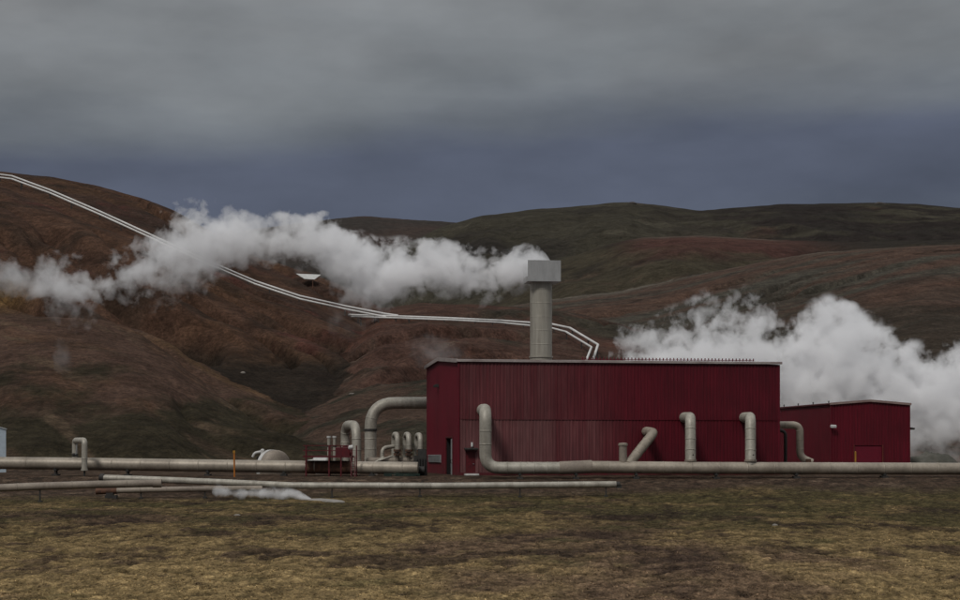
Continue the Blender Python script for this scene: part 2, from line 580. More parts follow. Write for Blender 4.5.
def near_colour(X, D):
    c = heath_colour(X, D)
    # worn reddish soil by pipes and building; dark colour also stands for shade
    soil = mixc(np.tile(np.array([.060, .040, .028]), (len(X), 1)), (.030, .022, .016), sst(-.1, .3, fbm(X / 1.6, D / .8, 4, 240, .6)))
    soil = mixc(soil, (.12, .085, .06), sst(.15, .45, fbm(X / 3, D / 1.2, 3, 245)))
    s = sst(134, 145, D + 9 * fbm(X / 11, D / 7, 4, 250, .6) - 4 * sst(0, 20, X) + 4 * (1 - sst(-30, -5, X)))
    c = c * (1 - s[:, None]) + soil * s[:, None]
    grav = mixc(np.tile(np.array([.24, .215, .19]), (len(X), 1)), (.16, .14, .12), sst(-.2, .3, fbm(X / 2, D / 2, 3, 255)))
    gf = sst(168, 171, D) * sst(-3, 4, X)
    c = c * (1 - gf[:, None]) + grav * gf[:, None]
    return c


def hill_colour(nm, X, D, z):
    m0 = fbm(X / 60, D / 60, 5, 300, .58); m1 = fbm(X / 22, D / 22, 5, 310, .6); m2 = fbm(X / 170, D / 170, 4, 320, .55)
    ql = X * .8 + D * .6; al = X * .6 - D * .8
    px = 480 + F * X / D
    el = (z - EYE) / D * F          # photograph rows above eye level, used only to lay out colours on each hill
    if nm == 'far':
        return mixc(np.tile(np.array([.062, .052, .045]), (len(X), 1)), (.085, .06, .05), sst(-.1, .3, m2))
    if nm == 'back':
        b = mixc(np.tile(np.array([.066, .058, .040]), (len(X), 1)), (.040, .034, .028), sst(-.05, .3, m2 + .3 * m0))
        b = mixc(b, (.105, .092, .065), sst(.1, .4, -m2 + .5 * m1) * .7)
        b = mixc(b, (.034, .026, .023), sst(70, 110, z) * sst(-.15, .15, fbm(X / 40, z / 9, 4, 330)) * sst(560, 760, px + 120 * m2) * .85)
        b = mixc(b, (.115, .05, .036), sst(.28, .48, fbm(X / 120, D / 220, 4, 335)) * .7)
        return b
    if nm == 'shoulder':
        s_ = mixc(np.tile(np.array([.078, .064, .040]), (len(X), 1)), (.045, .037, .027), sst(-.05, .3, m0))
        s_ = mixc(s_, (.12, .082, .055), sst(.12, .35, m1 + .3 * m2) * .6)
        ht = z / np.maximum(1, np.interp(px, UU, LAY['shoulder']['zc']))
        s_ = mixc(s_, (.125, .052, .042), sst(.70, .84, ht + .12 * m0) * sst(600, 660, px) * (1 - sst(790, 900, px)) * .75)
        s_ = mixc(s_, (.14, .115, .09), np.exp(-((ht - .955 + .02 * m0) / .022) ** 2) * sst(620, 660, px) * (1 - sst(760, 800, px)) * .8)
        s_ = mixc(s_, (.035, .030, .025), sst(.72, .9, ht + .15 * m0) * sst(760, 850, px) * .8)
        return s_
    if nm == 'right':
        q = X * .62 - D * .78; a = X * .78 + D * .62
        st = fbm(q / 22, a / 240, 5, 340, .6)
        r_ = mixc(np.tile(np.array([.118, .074, .054]), (len(X), 1)), (.098, .088, .068), sst(-.02, .28, st + .35 * m2))
        r_ = mixc(r_, (.135, .074, .050), sst(.05, .4, -st + .4 * m1) * .6)
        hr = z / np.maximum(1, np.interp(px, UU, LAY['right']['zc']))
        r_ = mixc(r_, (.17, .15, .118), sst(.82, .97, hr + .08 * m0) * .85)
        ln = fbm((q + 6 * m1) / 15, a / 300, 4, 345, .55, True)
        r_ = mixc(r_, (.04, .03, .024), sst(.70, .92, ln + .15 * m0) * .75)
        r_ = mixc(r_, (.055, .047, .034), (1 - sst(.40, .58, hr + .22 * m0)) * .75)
        return r_
    if nm == 'red':
        e_ = mixc(np.tile(np.array([.118, .066, .050]), (len(X), 1)), (.070, .060, .044), sst(-.05, .3, m0 + .3 * m1))
        e_ = mixc(e_, (.15, .070, .048), sst(.1, .4, m1 - .3 * m0) * .8)
        e_ = mixc(e_, (.19, .14, .11), sst(.33, .5, fbm(X / 9, D / 9, 4, 350)) * .6)
        return e_
    if nm == 'left':
        ql = X * .8 + D * .6; al = X * .6 - D * .8
        sl = fbm(ql / 26, al / 260, 5, 360, .6)
        l_ = mixc(np.tile(np.array([.118, .066, .044]), (len(X), 1)), (.080, .048, .036), sst(-.1, .3, sl + .3 * m2))
        l_ = mixc(l_, (.14, .074, .038), sst(.05, .4, m0 + .4 * m2) * .6)
        l_ = mixc(l_, (.13, .052, .042), sst(.15, .4, m1 - .3 * m2) * .7)
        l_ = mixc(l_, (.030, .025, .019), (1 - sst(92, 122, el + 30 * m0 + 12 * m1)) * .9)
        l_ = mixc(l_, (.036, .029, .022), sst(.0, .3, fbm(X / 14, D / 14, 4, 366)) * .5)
        l_ = mixc(l_, (.24, .145, .06), sst(.0, .25, m1 + .5) * np.exp(-((px - 2) / 26) ** 2 - ((el - 160) / 14) ** 2))
        return l_
    if nm == 'front':
        f_ = np.tile(np.array([.118, .072, .053]), (len(X), 1))
        gf = fbm(X / 13, D / 26, 5, 370, .62)
        f_ = mixc(f_, (.15, .085, .052), sst(.05, .35, m1) * .6)
        f_ = mixc(f_, (.044, .039, .023), (1 - sst(38, 78, el + 80 * gf + .06 * (px - 150))) * .9)
        f_ = mixc(f_, (.10, .068, .046), sst(.12, .3, fbm(ql / 9, al / 40, 5, 377, .6)) * .6)
        f_ = mixc(f_, (.15, .105, .07), sst(.2, .45, fbm(ql / 5, al / 24, 4, 375)) * .7)
        f_ = mixc(f_, (.19, .115, .06), np.exp(-((z / np.maximum(.5, np.interp(px, UU, LAY['front']['zc'])) - .97) / .05) ** 2) * sst(110, 190, px) * (1 - sst(250, 300, px)) * .7)
        return f_
    if nm == 'low':
        w_ = mixc(np.tile(np.array([.11, .072, .053]), (len(X), 1)), (.062, .054, .038), sst(-.1, .25, fbm(X / 12, D / 12, 4, 380)))
        return w_


def land_colour(X, D, z, H, top):
    c = np.zeros((len(X), 3))
    amt = sst(.1, 1.6, H)
    m = (amt < 1) | (top < 0)
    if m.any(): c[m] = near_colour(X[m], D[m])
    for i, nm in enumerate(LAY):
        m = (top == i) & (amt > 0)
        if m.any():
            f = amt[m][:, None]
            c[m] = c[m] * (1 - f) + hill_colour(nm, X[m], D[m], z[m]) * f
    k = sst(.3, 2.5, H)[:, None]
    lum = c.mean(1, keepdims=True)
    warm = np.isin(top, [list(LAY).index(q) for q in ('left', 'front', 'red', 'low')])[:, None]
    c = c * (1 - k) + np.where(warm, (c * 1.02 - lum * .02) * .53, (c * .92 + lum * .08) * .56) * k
    return np.clip(c, .006, .8)


us_g = np.linspace(-560, 1520, 1250)
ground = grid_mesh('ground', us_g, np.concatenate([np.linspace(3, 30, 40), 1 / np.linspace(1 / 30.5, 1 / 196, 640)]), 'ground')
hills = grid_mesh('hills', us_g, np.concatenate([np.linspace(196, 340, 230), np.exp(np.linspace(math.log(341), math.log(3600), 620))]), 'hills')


# short heath grass: loose blades standing all over the foreground, nobody could count them
def grass():
    rng = np.random.default_rng(3)
    n = 60000
    D = 1 / rng.uniform(1 / 136, 1 / 36, n)
    px = rng.uniform(-120, 1080, n)
    X = (px - 480) / F * D
    keep = fbm(X / 2.0, D / 2.0, 3, 400) + rng.uniform(-.35, .35, n) > -.05
    X, D = X[keep], D[keep]; n = len(X)
    z = terrain(X, D)
    colr = heath_colour(X, D)
    nb = 3
    X = np.repeat(X, nb) + rng.normal(0, .05, n * nb); D = np.repeat(D, nb) + rng.normal(0, .05, n * nb); z = np.repeat(z, nb)
    h = rng.uniform(.015, .055, n * nb); w = rng.uniform(.006, .016, n * nb) * (1 + D / 70)
    th = rng.uniform(0, math.pi, n * nb); ln = rng.normal(0, .07, (n * nb, 2)) + np.array([-.02, 0])
    dx, dy = np.cos(th) * w, np.sin(th) * w
    v = np.stack([np.stack([X - dx, D - dy, z - .02], 1), np.stack([X + dx, D + dy, z - .02], 1), np.stack([X + ln[:, 0], D + ln[:, 1], z + h], 1)], 1)
    cc = np.repeat(colr, nb, 0) * rng.uniform(1.0, 2.0, (n * nb, 1)) * np.where(rng.random((n * nb, 1)) < .25, 1.35, 1.)
    me = bpy.data.meshes.new('grass')
    N = n * nb
    me.vertices.add(N * 3); me.vertices.foreach_set('co', v.ravel())
    me.loops.add(N * 3); me.loops.foreach_set('vertex_index', np.arange(N * 3))
    me.polygons.add(N); me.polygons.foreach_set('loop_start', np.arange(0, N * 3, 3))
    me.update(calc_edges=True)
    a = me.color_attributes.new('Col', 'FLOAT_COLOR', 'POINT')
    a.data.foreach_set('color', np.concatenate([np.repeat(cc, 3, 0), np.ones((N * 3, 1))], 1).ravel())
    me.materials.append(M['ground'])
    o = bpy.data.objects.new('grass', me); col.objects.link(o)
    tag(o, 'short straw and olive heath grass over the foreground', 'grass'); o['kind'] = 'stuff'


grass()

# ------------------------------------------------------------------ main red building
A = R(9)
DX = Vector((math.cos(A), math.sin(A), 0)); DY = Vector((-math.sin(A), math.cos(A), 0))
C0 = Vector(((459 - 480) / F * 160, 160, 0))
LEN, DEP = 29.9, 22.7
ZE, ZR, ZB, RD = 10.17, 10.97, 10.66, 12.7     # eaves, ridge, rear eaves, ridge depth


def corrug(mb, p0, dirv, nrm, s0, s1, zb, zt, pitch=.31, depth=.045, thick=.09):
    """trapezoidal sheet from s0 to s1 along dirv; zt is a height or a function of s"""
    zt_ = zt if callable(zt) else (lambda s: zt)
    zb_ = zb if callable(zb) else (lambda s: zb)
    xs = []; s = s0; k = 0
    fr = ((0, 0), (.30, 0), (.42, 1), (.88, 1), (1.0, 0))
    cells = max(1, int(round((s1 - s0) / pitch))); pt = (s1 - s0) / cells
    for i in range(cells):
        for a, b in fr[:-1]:
            xs.append((s0 + (i + a) * pt, b * depth))
    xs.append((s1, 0))
    vs = []
    for (s, o) in xs:
        q = p0 + dirv * s + nrm * o
        vs.append((q.x, q.y, zb_(s))); vs.append((q.x, q.y, zt_(s)))
    n = len(xs)
    fs = [(2 * i, 2 * i + 2, 2 * i + 3, 2 * i + 1) for i in range(n - 1)]
    mb.add(vs, fs)
    # back face gives the wall its thickness
    vs = []
    for s in (s0, s1):
        q = p0 + dirv * s - nrm * thick
        vs += [(q.x, q.y, zb_(s)), (q.x, q.y, zt_(s))]
    mb.add(vs, [(0, 1, 3, 2)])


def side_top(s):
    return ZE + (ZR - ZE) * s / RD if s < RD else ZR + (ZB - ZR) * (s - RD) / (DEP - RD)


hall = thing('turbine_hall', 'large long red corrugated building with the tall round stack rising from its roof', 'building', C0)
mb = MB()
dl0, dl1 = .34, .92
# front wall: two courses of sheet, the upper lapping 2 cm over the lower; a door opening near the corner
d0, d1, dh = .62, 1.50, 2.15
for (a, b, zb) in ((.0, d0, -.3), (d0, d1, dh), (d1, LEN, -.3)):
    corrug(mb, C0, DX, -DY, a, b, zb, 5.02)
corrug(mb, C0 - DY * .025, DX, -DY, 0, LEN, 5.0, ZE)
mb.build('wall', 'wall', hall)
# left wall
mb = MB()
o0, o1, oh = 3.7, 8.0, 3.35      # tall doorway (set back along the wall, strongly foreshortened)
corrug(mb, C0, DY, -DX, .0, o0, -.3, side_top)
corrug(mb, C0, DY, -DX, o0, o1, oh, side_top)
corrug(mb, C0, DY, -DX, o1, RD, -.3, side_top)
corrug(mb, C0, DY, -DX, RD, DEP, -.3, side_top)
w2 = mb.build('wall', 'wall_side', hall)
w2['label'] = 'short end wall with the dark doorway'
mb = MB()
CR = C0 + DX * LEN; CB = C0 + DY * DEP; CRB = CR + DY * DEP
corrug(mb, CR, DY, DX, 0, RD, -.3, side_top); corrug(mb, CR, DY, DX, RD, DEP, -.3, side_top)
corrug(mb, CB, DX, DY, 0, LEN, -.3, ZB)
mb.build('wall', 'wall', hall)
# roof
mb = MB()
ov = .18


def hp(s, d, z): return C0 + DX * s + DY * d + Vector((0, 0, z))


for z0, zz in ((.0, 1),):
    vs = [hp(-ov, -ov, ZE + .02), hp(LEN + ov, -ov, ZE + .02), hp(LEN + ov, RD, ZR + .04), hp(-ov, RD, ZR + .04), hp(LEN + ov, DEP + ov, ZB + .02), hp(-ov, DEP + ov, ZB + .02)]
    vs += [v + Vector((0, 0, .12)) for v in vs]
    mb.add(vs, [(0, 1, 2, 3), (3, 2, 4, 5), (6, 9, 8, 7), (9, 11, 10, 8), (0, 6, 7, 1), (1, 7, 8, 2), (2, 8, 10, 4), (4, 10, 11, 5), (5, 11, 9, 3), (3, 9, 6, 0)])
roof = mb.build('roof', 'roofing', hall)
mb = MB()
mb.box(hp(LEN / 2, -ov - .05, ZE + .13), (LEN + 2 * ov + .2, .1, .22), DX)
mb.build('fascia', 'trim', hall, .01)
mb = MB()
mb.box((hp(-ov - .05, -ov, ZE + .12) + hp(-ov - .05, RD, ZR + .12)) / 2, ((hp(-ov, RD, ZR) - hp(-ov, -ov, ZE)).length, .1, .34), hp(0, RD, ZR) - hp(0, -ov, ZE), (0, 0, 1))
mb.box((hp(-ov - .05, RD, ZR + .12) + hp(-ov - .05, DEP + ov, ZB + .12)) / 2, ((hp(-ov, DEP, ZB) - hp(-ov, RD - ov, ZR)).length, .1, .34), hp(0, DEP, ZB) - hp(0, RD, ZR), (0, 0, 1))
mb.build('gable_trim', 'trim', hall)
# corner strips
for q, nm in ((C0 - DX * .03 - DY * .03, 'corner_strip'), (CR + DX * .03 - DY * .03, 'corner_strip')):
    mb = MB(); mb.box(q + Vector((0, 0, 4.95)), (.17, .17, 10.4), DX); mb.build(nm, 'wall_side', hall, .01)
mb = MB(); mb.box(hp(LEN / 2, -.05, .06), (LEN, .08, .3), DX); mb.build('base_flashing', 'wall_side', hall)
# joint strip between the two courses
mb = MB(); mb.box(hp(LEN / 2 + .1, -.085, 5.02), (LEN - .4, .03, .035), DX); mb.build('joint_strip', 'wall', hall)
# snow guard on the roof edge
mb = MB()
g0, g1 = 11.4, 27.6
k = 0; s = g0
while s < g1:
    mb.box(hp(s, .25, ZE + .42), (.09, .05, .24), DX); s += .33
mb.box(hp((g0 + g1) / 2, .25, ZE + .36), (g1 - g0, .05, .05), DX)
mb.build('snow_guard', 'rollred', roof)
# tall dark doorway in the end wall
mb = MB()
W = (o0 + o1) / 2
dd = .9
for (c, sz) in ((hp(dd, W, oh / 2 - .05), (.04, o1 - o0, oh + .3)),):
    mb.box(c, sz, DX)
mb.box(hp(dd / 2, o0 + .02, oh / 2 - .05), (dd, .04, oh + .3), DX)
mb.box(hp(dd / 2, o1 - .02, oh / 2 - .05), (dd, .04, oh + .3), DX)
mb.box(hp(dd / 2, W, oh + .08), (dd, o1 - o0, .04), DX)
mb.build('doorway', 'interior', hall)
mb = MB(); mb.box(hp(-.02, o0 + .55, oh / 2 - .05), (.06, 1.35, oh), DX)
dl = mb.build('door_leaf', 'galv', hall)
mb = MB(); mb.tube([hp(-.05, o0 + .35, 1.05), hp(-.16, o0 + .35, 1.05), hp(-.16, o0 + .35, 1.35), hp(-.05, o0 + .35, 1.35)], .03, 8); mb.build('handle', 'dark', dl)
mb = MB()
for dz in (0,):
    mb.box(hp(-.06, o0 - .1, oh / 2 - .05), (.08, .14, oh + .3), DX); mb.box(hp(-.06, o1 + .1, oh / 2 - .05), (.08, .14, oh + .3), DX); mb.box(hp(-.06, W, oh + .12), (.08, o1 - o0 + .34, .14), DX)
mb.build('door_frame', 'redsteel', hall)
# louvred vent
mb = MB()
v0, v1 = 11.6, 20.6
mb.box(hp(-.09, (v0 + v1) / 2, 1.45), (.1, v1 - v0, .75), DX)
for k in range(6):
    mb.box(hp(-.16, (v0 + v1) / 2, 1.16 + k * .12), (.06, v1 - v0 - .1, .05), DX)
mb.build('louvre_vent', 'galv', hall)
mb = MB(); mb.box(hp(-.2, 13.6, 8.55), (.35, .45, .3), DX); mb.box(hp(-.45, 13.6, 8.5), (.18, .3, .22), DX); mb.build('wall_lamp', 'dark', hall, .02)
# red door at the front corner, canopy, lamp, step
mb = MB(); mb.box(hp((d0 + d1) / 2, .02, dh / 2 - .05), (d1 - d0 - .02, .06, dh + .1), DX)
fd = mb.build('door', 'redsteel', hall, .01)
mb = MB(); mb.tube([hp(d1 - .14, -.02, 1.0), hp(d1 - .14, -.09, 1.0), hp(d1 - .26, -.09, 1.0)], .02, 8); mb.build('handle', 'galv', fd)
mb = MB(); mb.box(hp((d0 + d1) / 2, -.35, dh + .22), (d1 - d0 + .35, .7, .07), DX, (0, -.15, 1))
for sx in (d0, d1):
    mb.bar(hp(sx, -.05, dh - .1), hp(sx, -.6, dh + .18), .04)
mb.build('canopy', 'dark', hall)
mb = MB(); mb.box(hp(1.15, -.12, dh + .62), (.16, .14, .34), DX); mb.dome(hp(1.15, -.2, dh + .42), (0, 0, -1), .11, .1, 12, 4); mb.build('door_lamp', 'lamp', hall)
mb = MB(); mb.box(hp((d0 + d1) / 2, -.55, .02), (1.25, .9, .22), DX); mb.box(hp((d0 + d1) / 2 - .1, -1.1, -.06), (.95, .35, .16), DX); mb.build('door_step', 'white', hall, .02)

# ------------------------------------------------------------------ exhaust stack
sc = P(541, 359, 171); sc.z = 10.4
stack = thing('exhaust_stack', 'tall round grey metal stack with a square hood pouring white steam', 'chimney', sc)
rr = 11.0 / F * 171
zt = P(541, 282, 171).z
mb = MB(); mb.tube([sc + Vector((0, 0, -.1)), Vector((sc.x, sc.y, zt))], rr, 40, True, 0, 1.32, .04, .009)
m, nt, b = new_mat('stack_metal'); g = NG(nt)
pos = g.n('ShaderNodeNewGeometry').outputs['Position']
f = g.mapr(g.noise(pos, 1.5, 5, .7, (1, 1, .12)), .35, .68, 0, 1)
c_ = g.mix(f, (.33, .312, .262), (.215, .195, .16))
f2 = g.mapr(g.noise(pos, 2.6, 4, .7, (1, 1, .06)), .55, .72, 0, .6)
c_ = g.mix(f2, c_, (.38, .365, .31)); g.l(c_, b.inputs['Base Color']); b.inputs['Roughness'].default_value = .55; b.inputs['Metallic'].default_value = .2
M['stackm'] = m
mb.build('stack_shaft', 'stackm', stack)
for yy in (283, 357):
    mb = MB(); z_ = P(0, yy, 171).z; mb.tube([Vector((sc.x, sc.y, z_ - .07)), Vector((sc.x, sc.y, z_ + .07))], rr + .09, 40); mb.build('flange', 'stackm', stack)
# hood: five-sided box open at the left and top, gently turned
m2, nt, b = new_mat('hood_metal'); g = NG(nt)
pos = g.n('ShaderNodeNewGeometry').outputs['Position']
f = g.mapr(g.noise(pos, 1.6, 5, .7, (1, 1, .35)), .3, .7, 0, 1)
g.l(g.mix(f, (.36, .36, .355), (.27, .27, .265)), b.inputs['Base Color']); b.inputs['Roughness'].default_value = .5; b.inputs['Metallic'].default_value = .25
M['hood'] = m2
hz0, hz1 = P(0, 283, 171).z + .02, P(0, 262, 171).z
ha = R(7); hx = Vector((math.cos(ha), math.sin(ha), 0)); hy = Vector((-math.sin(ha), math.cos(ha), 0))
hw = 33.0 / F * 171
hc = Vector((P(541.8, 0, 171).x, 171, 0))
mb = MB()
zc_ = (hz0 + hz1) / 2; hh = hz1 - hz0
mb.box(hc + hx * 0 + Vector((0, 0, hz0 + .05)), (hw - .14, hw - .14, .1), hx)
mb.box(hc - hy * (hw / 2 - .03) + Vector((0, 0, zc_)), (hw, .06, hh), hx)
mb.box(hc + hy * (hw / 2 - .03) + Vector((0, 0, zc_)), (hw, .06, hh), hx)
mb.box(hc + hx * (hw / 2 - .03) + Vector((0, 0, zc_)), (.06, hw - .125, hh), hx)
mb.box(hc - hx * (hw / 2 - .03) + Vector((0, 0, hz0 + .25)), (.06, hw - .125, .5), hx)
mb.build('hood', 'hood', stack)
# ------------------------------------------------------------------ small red building
S0 = P(831, 0, 178); S0.z = 0
SL, SD = 8.2, 15.8
zs = 6.88; zp = 7.2
small = thing('annex_building', 'small red corrugated building with a low gable standing right of the large one', 'building', S0)


def sp(s, d, z): return S0 + DX * s + DY * d + Vector((0, 0, z))


mb = MB()
r0, r1, rh = 2.45, 5.35, 2.75


def gab(s): return zs + (zp - zs) * (1 - abs(s - SL / 2) / (SL / 2))


corrug(mb, S0, DX, -DY, 0, r0, -.3, gab)
corrug(mb, S0, DX, -DY, r0, SL / 2, rh, gab); corrug(mb, S0, DX, -DY, SL / 2, r1, rh, gab)
corrug(mb, S0, DX, -DY, r1, SL, -.3, gab)
mb.build('wall', 'wall_small', small)
mb = MB()
corrug(mb, S0, DY, -DX, 0, SD, -.3, zs); corrug(mb, S0 + DX * SL, DY, DX, 0, SD, -.3, zs)
corrug(mb, S0 + DY * SD, DX, DY, 0, SL / 2, -.3, gab); corrug(mb, S0 + DY * SD, DX, DY, SL / 2, SL, -.3, gab)
mb.build('wall', 'wall_small', small)
mb = MB()
o_ = .15
vs = [sp(-o_, -o_, zs), sp(SL / 2, -o_, zp + .02), sp(SL + o_, -o_, zs), sp(-o_, SD + o_, zs), sp(SL / 2, SD + o_, zp + .02), sp(SL + o_, SD + o_, zs)]
vs += [v + Vector((0, 0, .1)) for v in vs]
mb.add(vs, [(0, 1, 4, 3), (1, 2, 5, 4), (6, 9, 10, 7), (7, 10, 11, 8), (0, 6, 7, 1), (1, 7, 8, 2), (3, 4, 10, 9), (4, 5, 11, 10), (0, 3, 9, 6), (2, 8, 11, 5)])
sroof = mb.build('roof', 'roofing', small)
mb = MB()
for a, b in ((sp(-o_ - .05, -o_ - .04, zs + .04), sp(SL / 2, -o_ - .04, zp + .06)), (sp(SL / 2, -o_ - .04, zp + .06), sp(SL + o_ + .05, -o_ - .04, zs + .04))):
    mb.box((a + b) / 2, ((b - a).length, .07, .22), b - a)
mb.build('gable_trim', 'browntrim', small)
mb = MB(); mb.box(sp(-o_ - .04, SD / 2, zs + .05), (.06, SD + .2, .14), DX); mb.build('gutter', 'redsteel', small)
for k in range(4):
    mb = MB(); mb.tube([sp(-.02, .6 + k * 4.6, zs + .08), sp(-.02, .6 + k * 4.6, zs + .30)], .05, 10); mb.dome(sp(-.02, .6 + k * 4.6, zs + .30), (0, 0, 1), .09, .07, 10, 3)
    mb.build('roof_vent', 'dark', sroof)
for s_ in (-.03, SL + .03):
    mb = MB(); mb.box(sp(s_, -.03, 3.3), (.16, .16, 7.05), DX); mb.build('corner_strip', 'wall_small', small)
mb = MB()
n = 14
for k in range(n):
    mb.box(sp((r0 + r1) / 2, .06, .1 + (k + .5) * (rh - .1) / n - .1), (r1 - r0, .05, (rh) / n - .02), DX)
mb.box(sp((r0 + r1) / 2, .10, rh / 2 - .1), (r1 - r0, .03, rh + .1), DX)
mb.build('roller_door', 'rollred', small)
for s_ in (r0 - .06, r1 + .06):
    mb = MB(); mb.box(sp(s_, -.08, rh / 2), (.08, .1, rh + .1), DX); mb.build('door_guide', 'guide', small)
mb = MB(); mb.box(sp(-.02, -.28, 4.75), (.12, .5, .1), DX); mb.box(sp(.05, -.55, 4.66), (.55, .32, .24), DX, (0, -.3, 1)); mb.build('floodlight', 'lamp', small, .02)
mb = MB(); mb.box(sp(SL + .25, .2, 4.55), (.5, .1, .08), DX); mb.box(sp(SL + .45, .15, 4.45), (.35, .4, .2), DX); mb.build('floodlight', 'dark', small, .02)
bl = P(855.5, 0, 176.5); bl.z = -.1
mb = MB(); mb.tube([bl, bl + Vector((0, 0, 2.2))], .09, 12); mb.dome(bl + Vector((0, 0, 2.2)), (0, 0, 1), .09, .06, 12, 3)
tag(mb.build('bollard', 'yellow'), 'yellow bollard at the left jamb of the small building\'s roller door', 'bollard')

# ------------------------------------------------------------------ pipelines
def support(mb, p, r, zg, w=.5, dirv=Vector((1, 0, 0))):
    """concrete pad, steel frame and saddle below a pipe centre p"""
    side = Vector((-dirv.y, dirv.x, 0)).normalized()
    top_ = p.z - r
    mb.box(Vector((p.x, p.y, zg + .02)), (w, r * 2.4, .24), dirv)
    for k in (-1, 1):
        q = Vector((p.x, p.y, 0)) + side * (k * r * .62)
        mb.box(Vector((q.x, q.y, (zg + top_) / 2 + r * .12)), (.12, .12, max(.3, top_ - zg + r * .25)), dirv)
    mb.box(Vector((p.x, p.y, top_ - .02)), (w * .6, r * 1.7, .10), dirv)


# front pipeline: leaves the wall, drops, then runs to the right past both buildings
DP = 153.0
fp = thing('steam_pipeline', 'thick pale pipeline running along the front of the red building to the right edge', 'pipeline', P(486, 479, DP))
R0 = 6.1 / F * DP
pth = [P(482.5, 410, 160.4), P(485.5, 410, DP), P(485.5, 468, DP), P(560, 468, DP)]
mb = MB(); mb.tube(pth, R0, 28, True, 1.25, 1.15, .05, .018); mb.build('vertical_leg', 'clad_pale', fp)
mb = MB(); mb.tube([P(559.5, 468, DP), P(592, 466.7, DP)], R0 + .045, 28); el = mb.build('coupling', 'clad_dull', fp)
mb = MB(); mb.tube([P(591, 467, DP), P(700, 468, DP), P(1180, 469.5, DP + 3)], R0, 28, True, 0, 2.4, .05, .015); mb.build('pipe_run', 'clad', fp)
for px in (520, 576, 636, 716, 796, 884, 972, 1060):
    q = P(px, 468.3, DP + max(0, (px - 700) / 480 * 3)); mb = MB(); support(mb, q, R0, gz1(q.x, q.y)); mb.build('support', 'dark', fp)


def wall_d(px):
    """depth of the front wall at a column"""
    t = (px - 480) / F
    s = (t * C0.y - C0.x) / (DX.x - t * DX.y)
    return C0.y + s * DX.y


for px, lab in ((690.5, 'left of the two upright elbow risers'), (750.5, 'right of the two upright elbow risers')):
    mb = MB(); rp = 5.3 / F * DP
    mb.tube([P(px - 6.5, 417.5, wall_d(px) + .1), P(px, 417.5, DP + 1.2), P(px, 466, DP + .3)], rp, 22, True, .75, .95, .05, .02)
    o = mb.build('riser_pipe', 'clad_pale', fp); o['label'] = lab
    mb = MB(); q = P(px, 460.5, DP + .3); mb.tube([q - Vector((0, 0, .08)), q + Vector((0, 0, .08))], rp + .07, 22); mb.build('flange', 'clad_dull', o)
    mb = MB(); q = P(px + 2, 455, DP); mb.tube([q + Vector((0, -rp + .1, 0)), q + Vector((0, -rp - .12, 0))], .06, 10); mb.build('gauge', 'dark', o)
mb = MB(); rp = 4.9 / F * DP
mb.tube([P(628, 465, DP), P(653.5, 433, DP + 3), P(646, 431.5, wall_d(646) + .1)], rp, 22, True, .8, 1.0, .05, .02)
o = mb.build('diagonal_pipe', 'clad', fp)
mb = MB(); rp = 4.0 / F * DP
mb.tube([P(623, 466, DP), P(623, 445, DP)], rp, 22)
o = mb.build('capped_stub', 'clad_dull', fp)
mb = MB(); q = P(623, 444.5, DP); mb.tube([q - Vector((0, 0, .1)), q + Vector((0, 0, .08))], rp + .07, 22); mb.dome(q + Vector((0, 0, .08)), (0, 0, 1), rp + .04, .08, 22, 4); mb.build('cap', 'clad', o)

# left pipeline at the same height
DL = 158.0
lp = thing('steam_pipeline', 'thick beige pipeline crossing from the left edge to the red platform', 'pipeline', P(200, 479, DL))
R1 = 6.2 / F * DL
mb = MB(); mb.tube([P(-180, 461.5, DL + 4), P(60, 463.5, DL + 1), P(250, 466.2, DL), P(418, 468.2, DL - 1)], R1, 28, True, .5, 2.6, .05, .016); mb.build('pipe_run', 'clad', lp)
for px in (-120, -40, 56, 128, 208, 284, 372):
    yy = np.interp(px, [-180, 60, 250, 418], [461.5, 463.5, 466.2, 468.2]); dd_ = np.interp(px, [-180, 60, 250, 418], [DL + 4, DL + 1, DL, DL - 1])
    q = P(px, yy, dd_); mb = MB(); support(mb, q, R1, gz1(q.x, q.y)); mb.build('support', 'dark', lp)
q = P(395, 474, DL - 1.2); mb = MB(); mb.tube([q, q + Vector((0, 0, -.85))], .12, 12); mb.build('drain_pipe', 'clad_pale', lp)
# rusty stretch below the platform
mb = MB(); mb.tube([P(306, 466.95, DL - .3), P(352, 467.5, DL - .6)], R1 + .035, 28); mb.build('rusty_sleeve', 'rust', lp)
# dark cable tray under the right end
mb = MB()
for k, px in enumerate(range(386, 420, 4)):
    mb.box(P(px, 475 + (k % 3), DL - 1.4), (.34, .3, .22 + .1 * (k % 2)), (1, 0, .1 * (k % 3)))
mb.bar(P(384, 473.8, DL - 1.5), P(420, 474.4, DL - 1.5), .12); mb.build('cable_tray', 'green', lp)
mb = MB(); mb.box(P(420.5, 466, DL + 1), (1.15, 1.6, 1.9)); mb.box(P(422, 454, DL + 1.5), (.75, .8, .9)); mb.tube([P(417, 470, DL - .2), P(424.5, 470, DL - .2)], .34, 16)
for k in range(4): mb.bar(P(416.5 + k * 2.6, 457, DL), P(416.5 + k * 2.6, 476.5, DL), .09)
mb.build('valve_chamber', 'dark', lp)

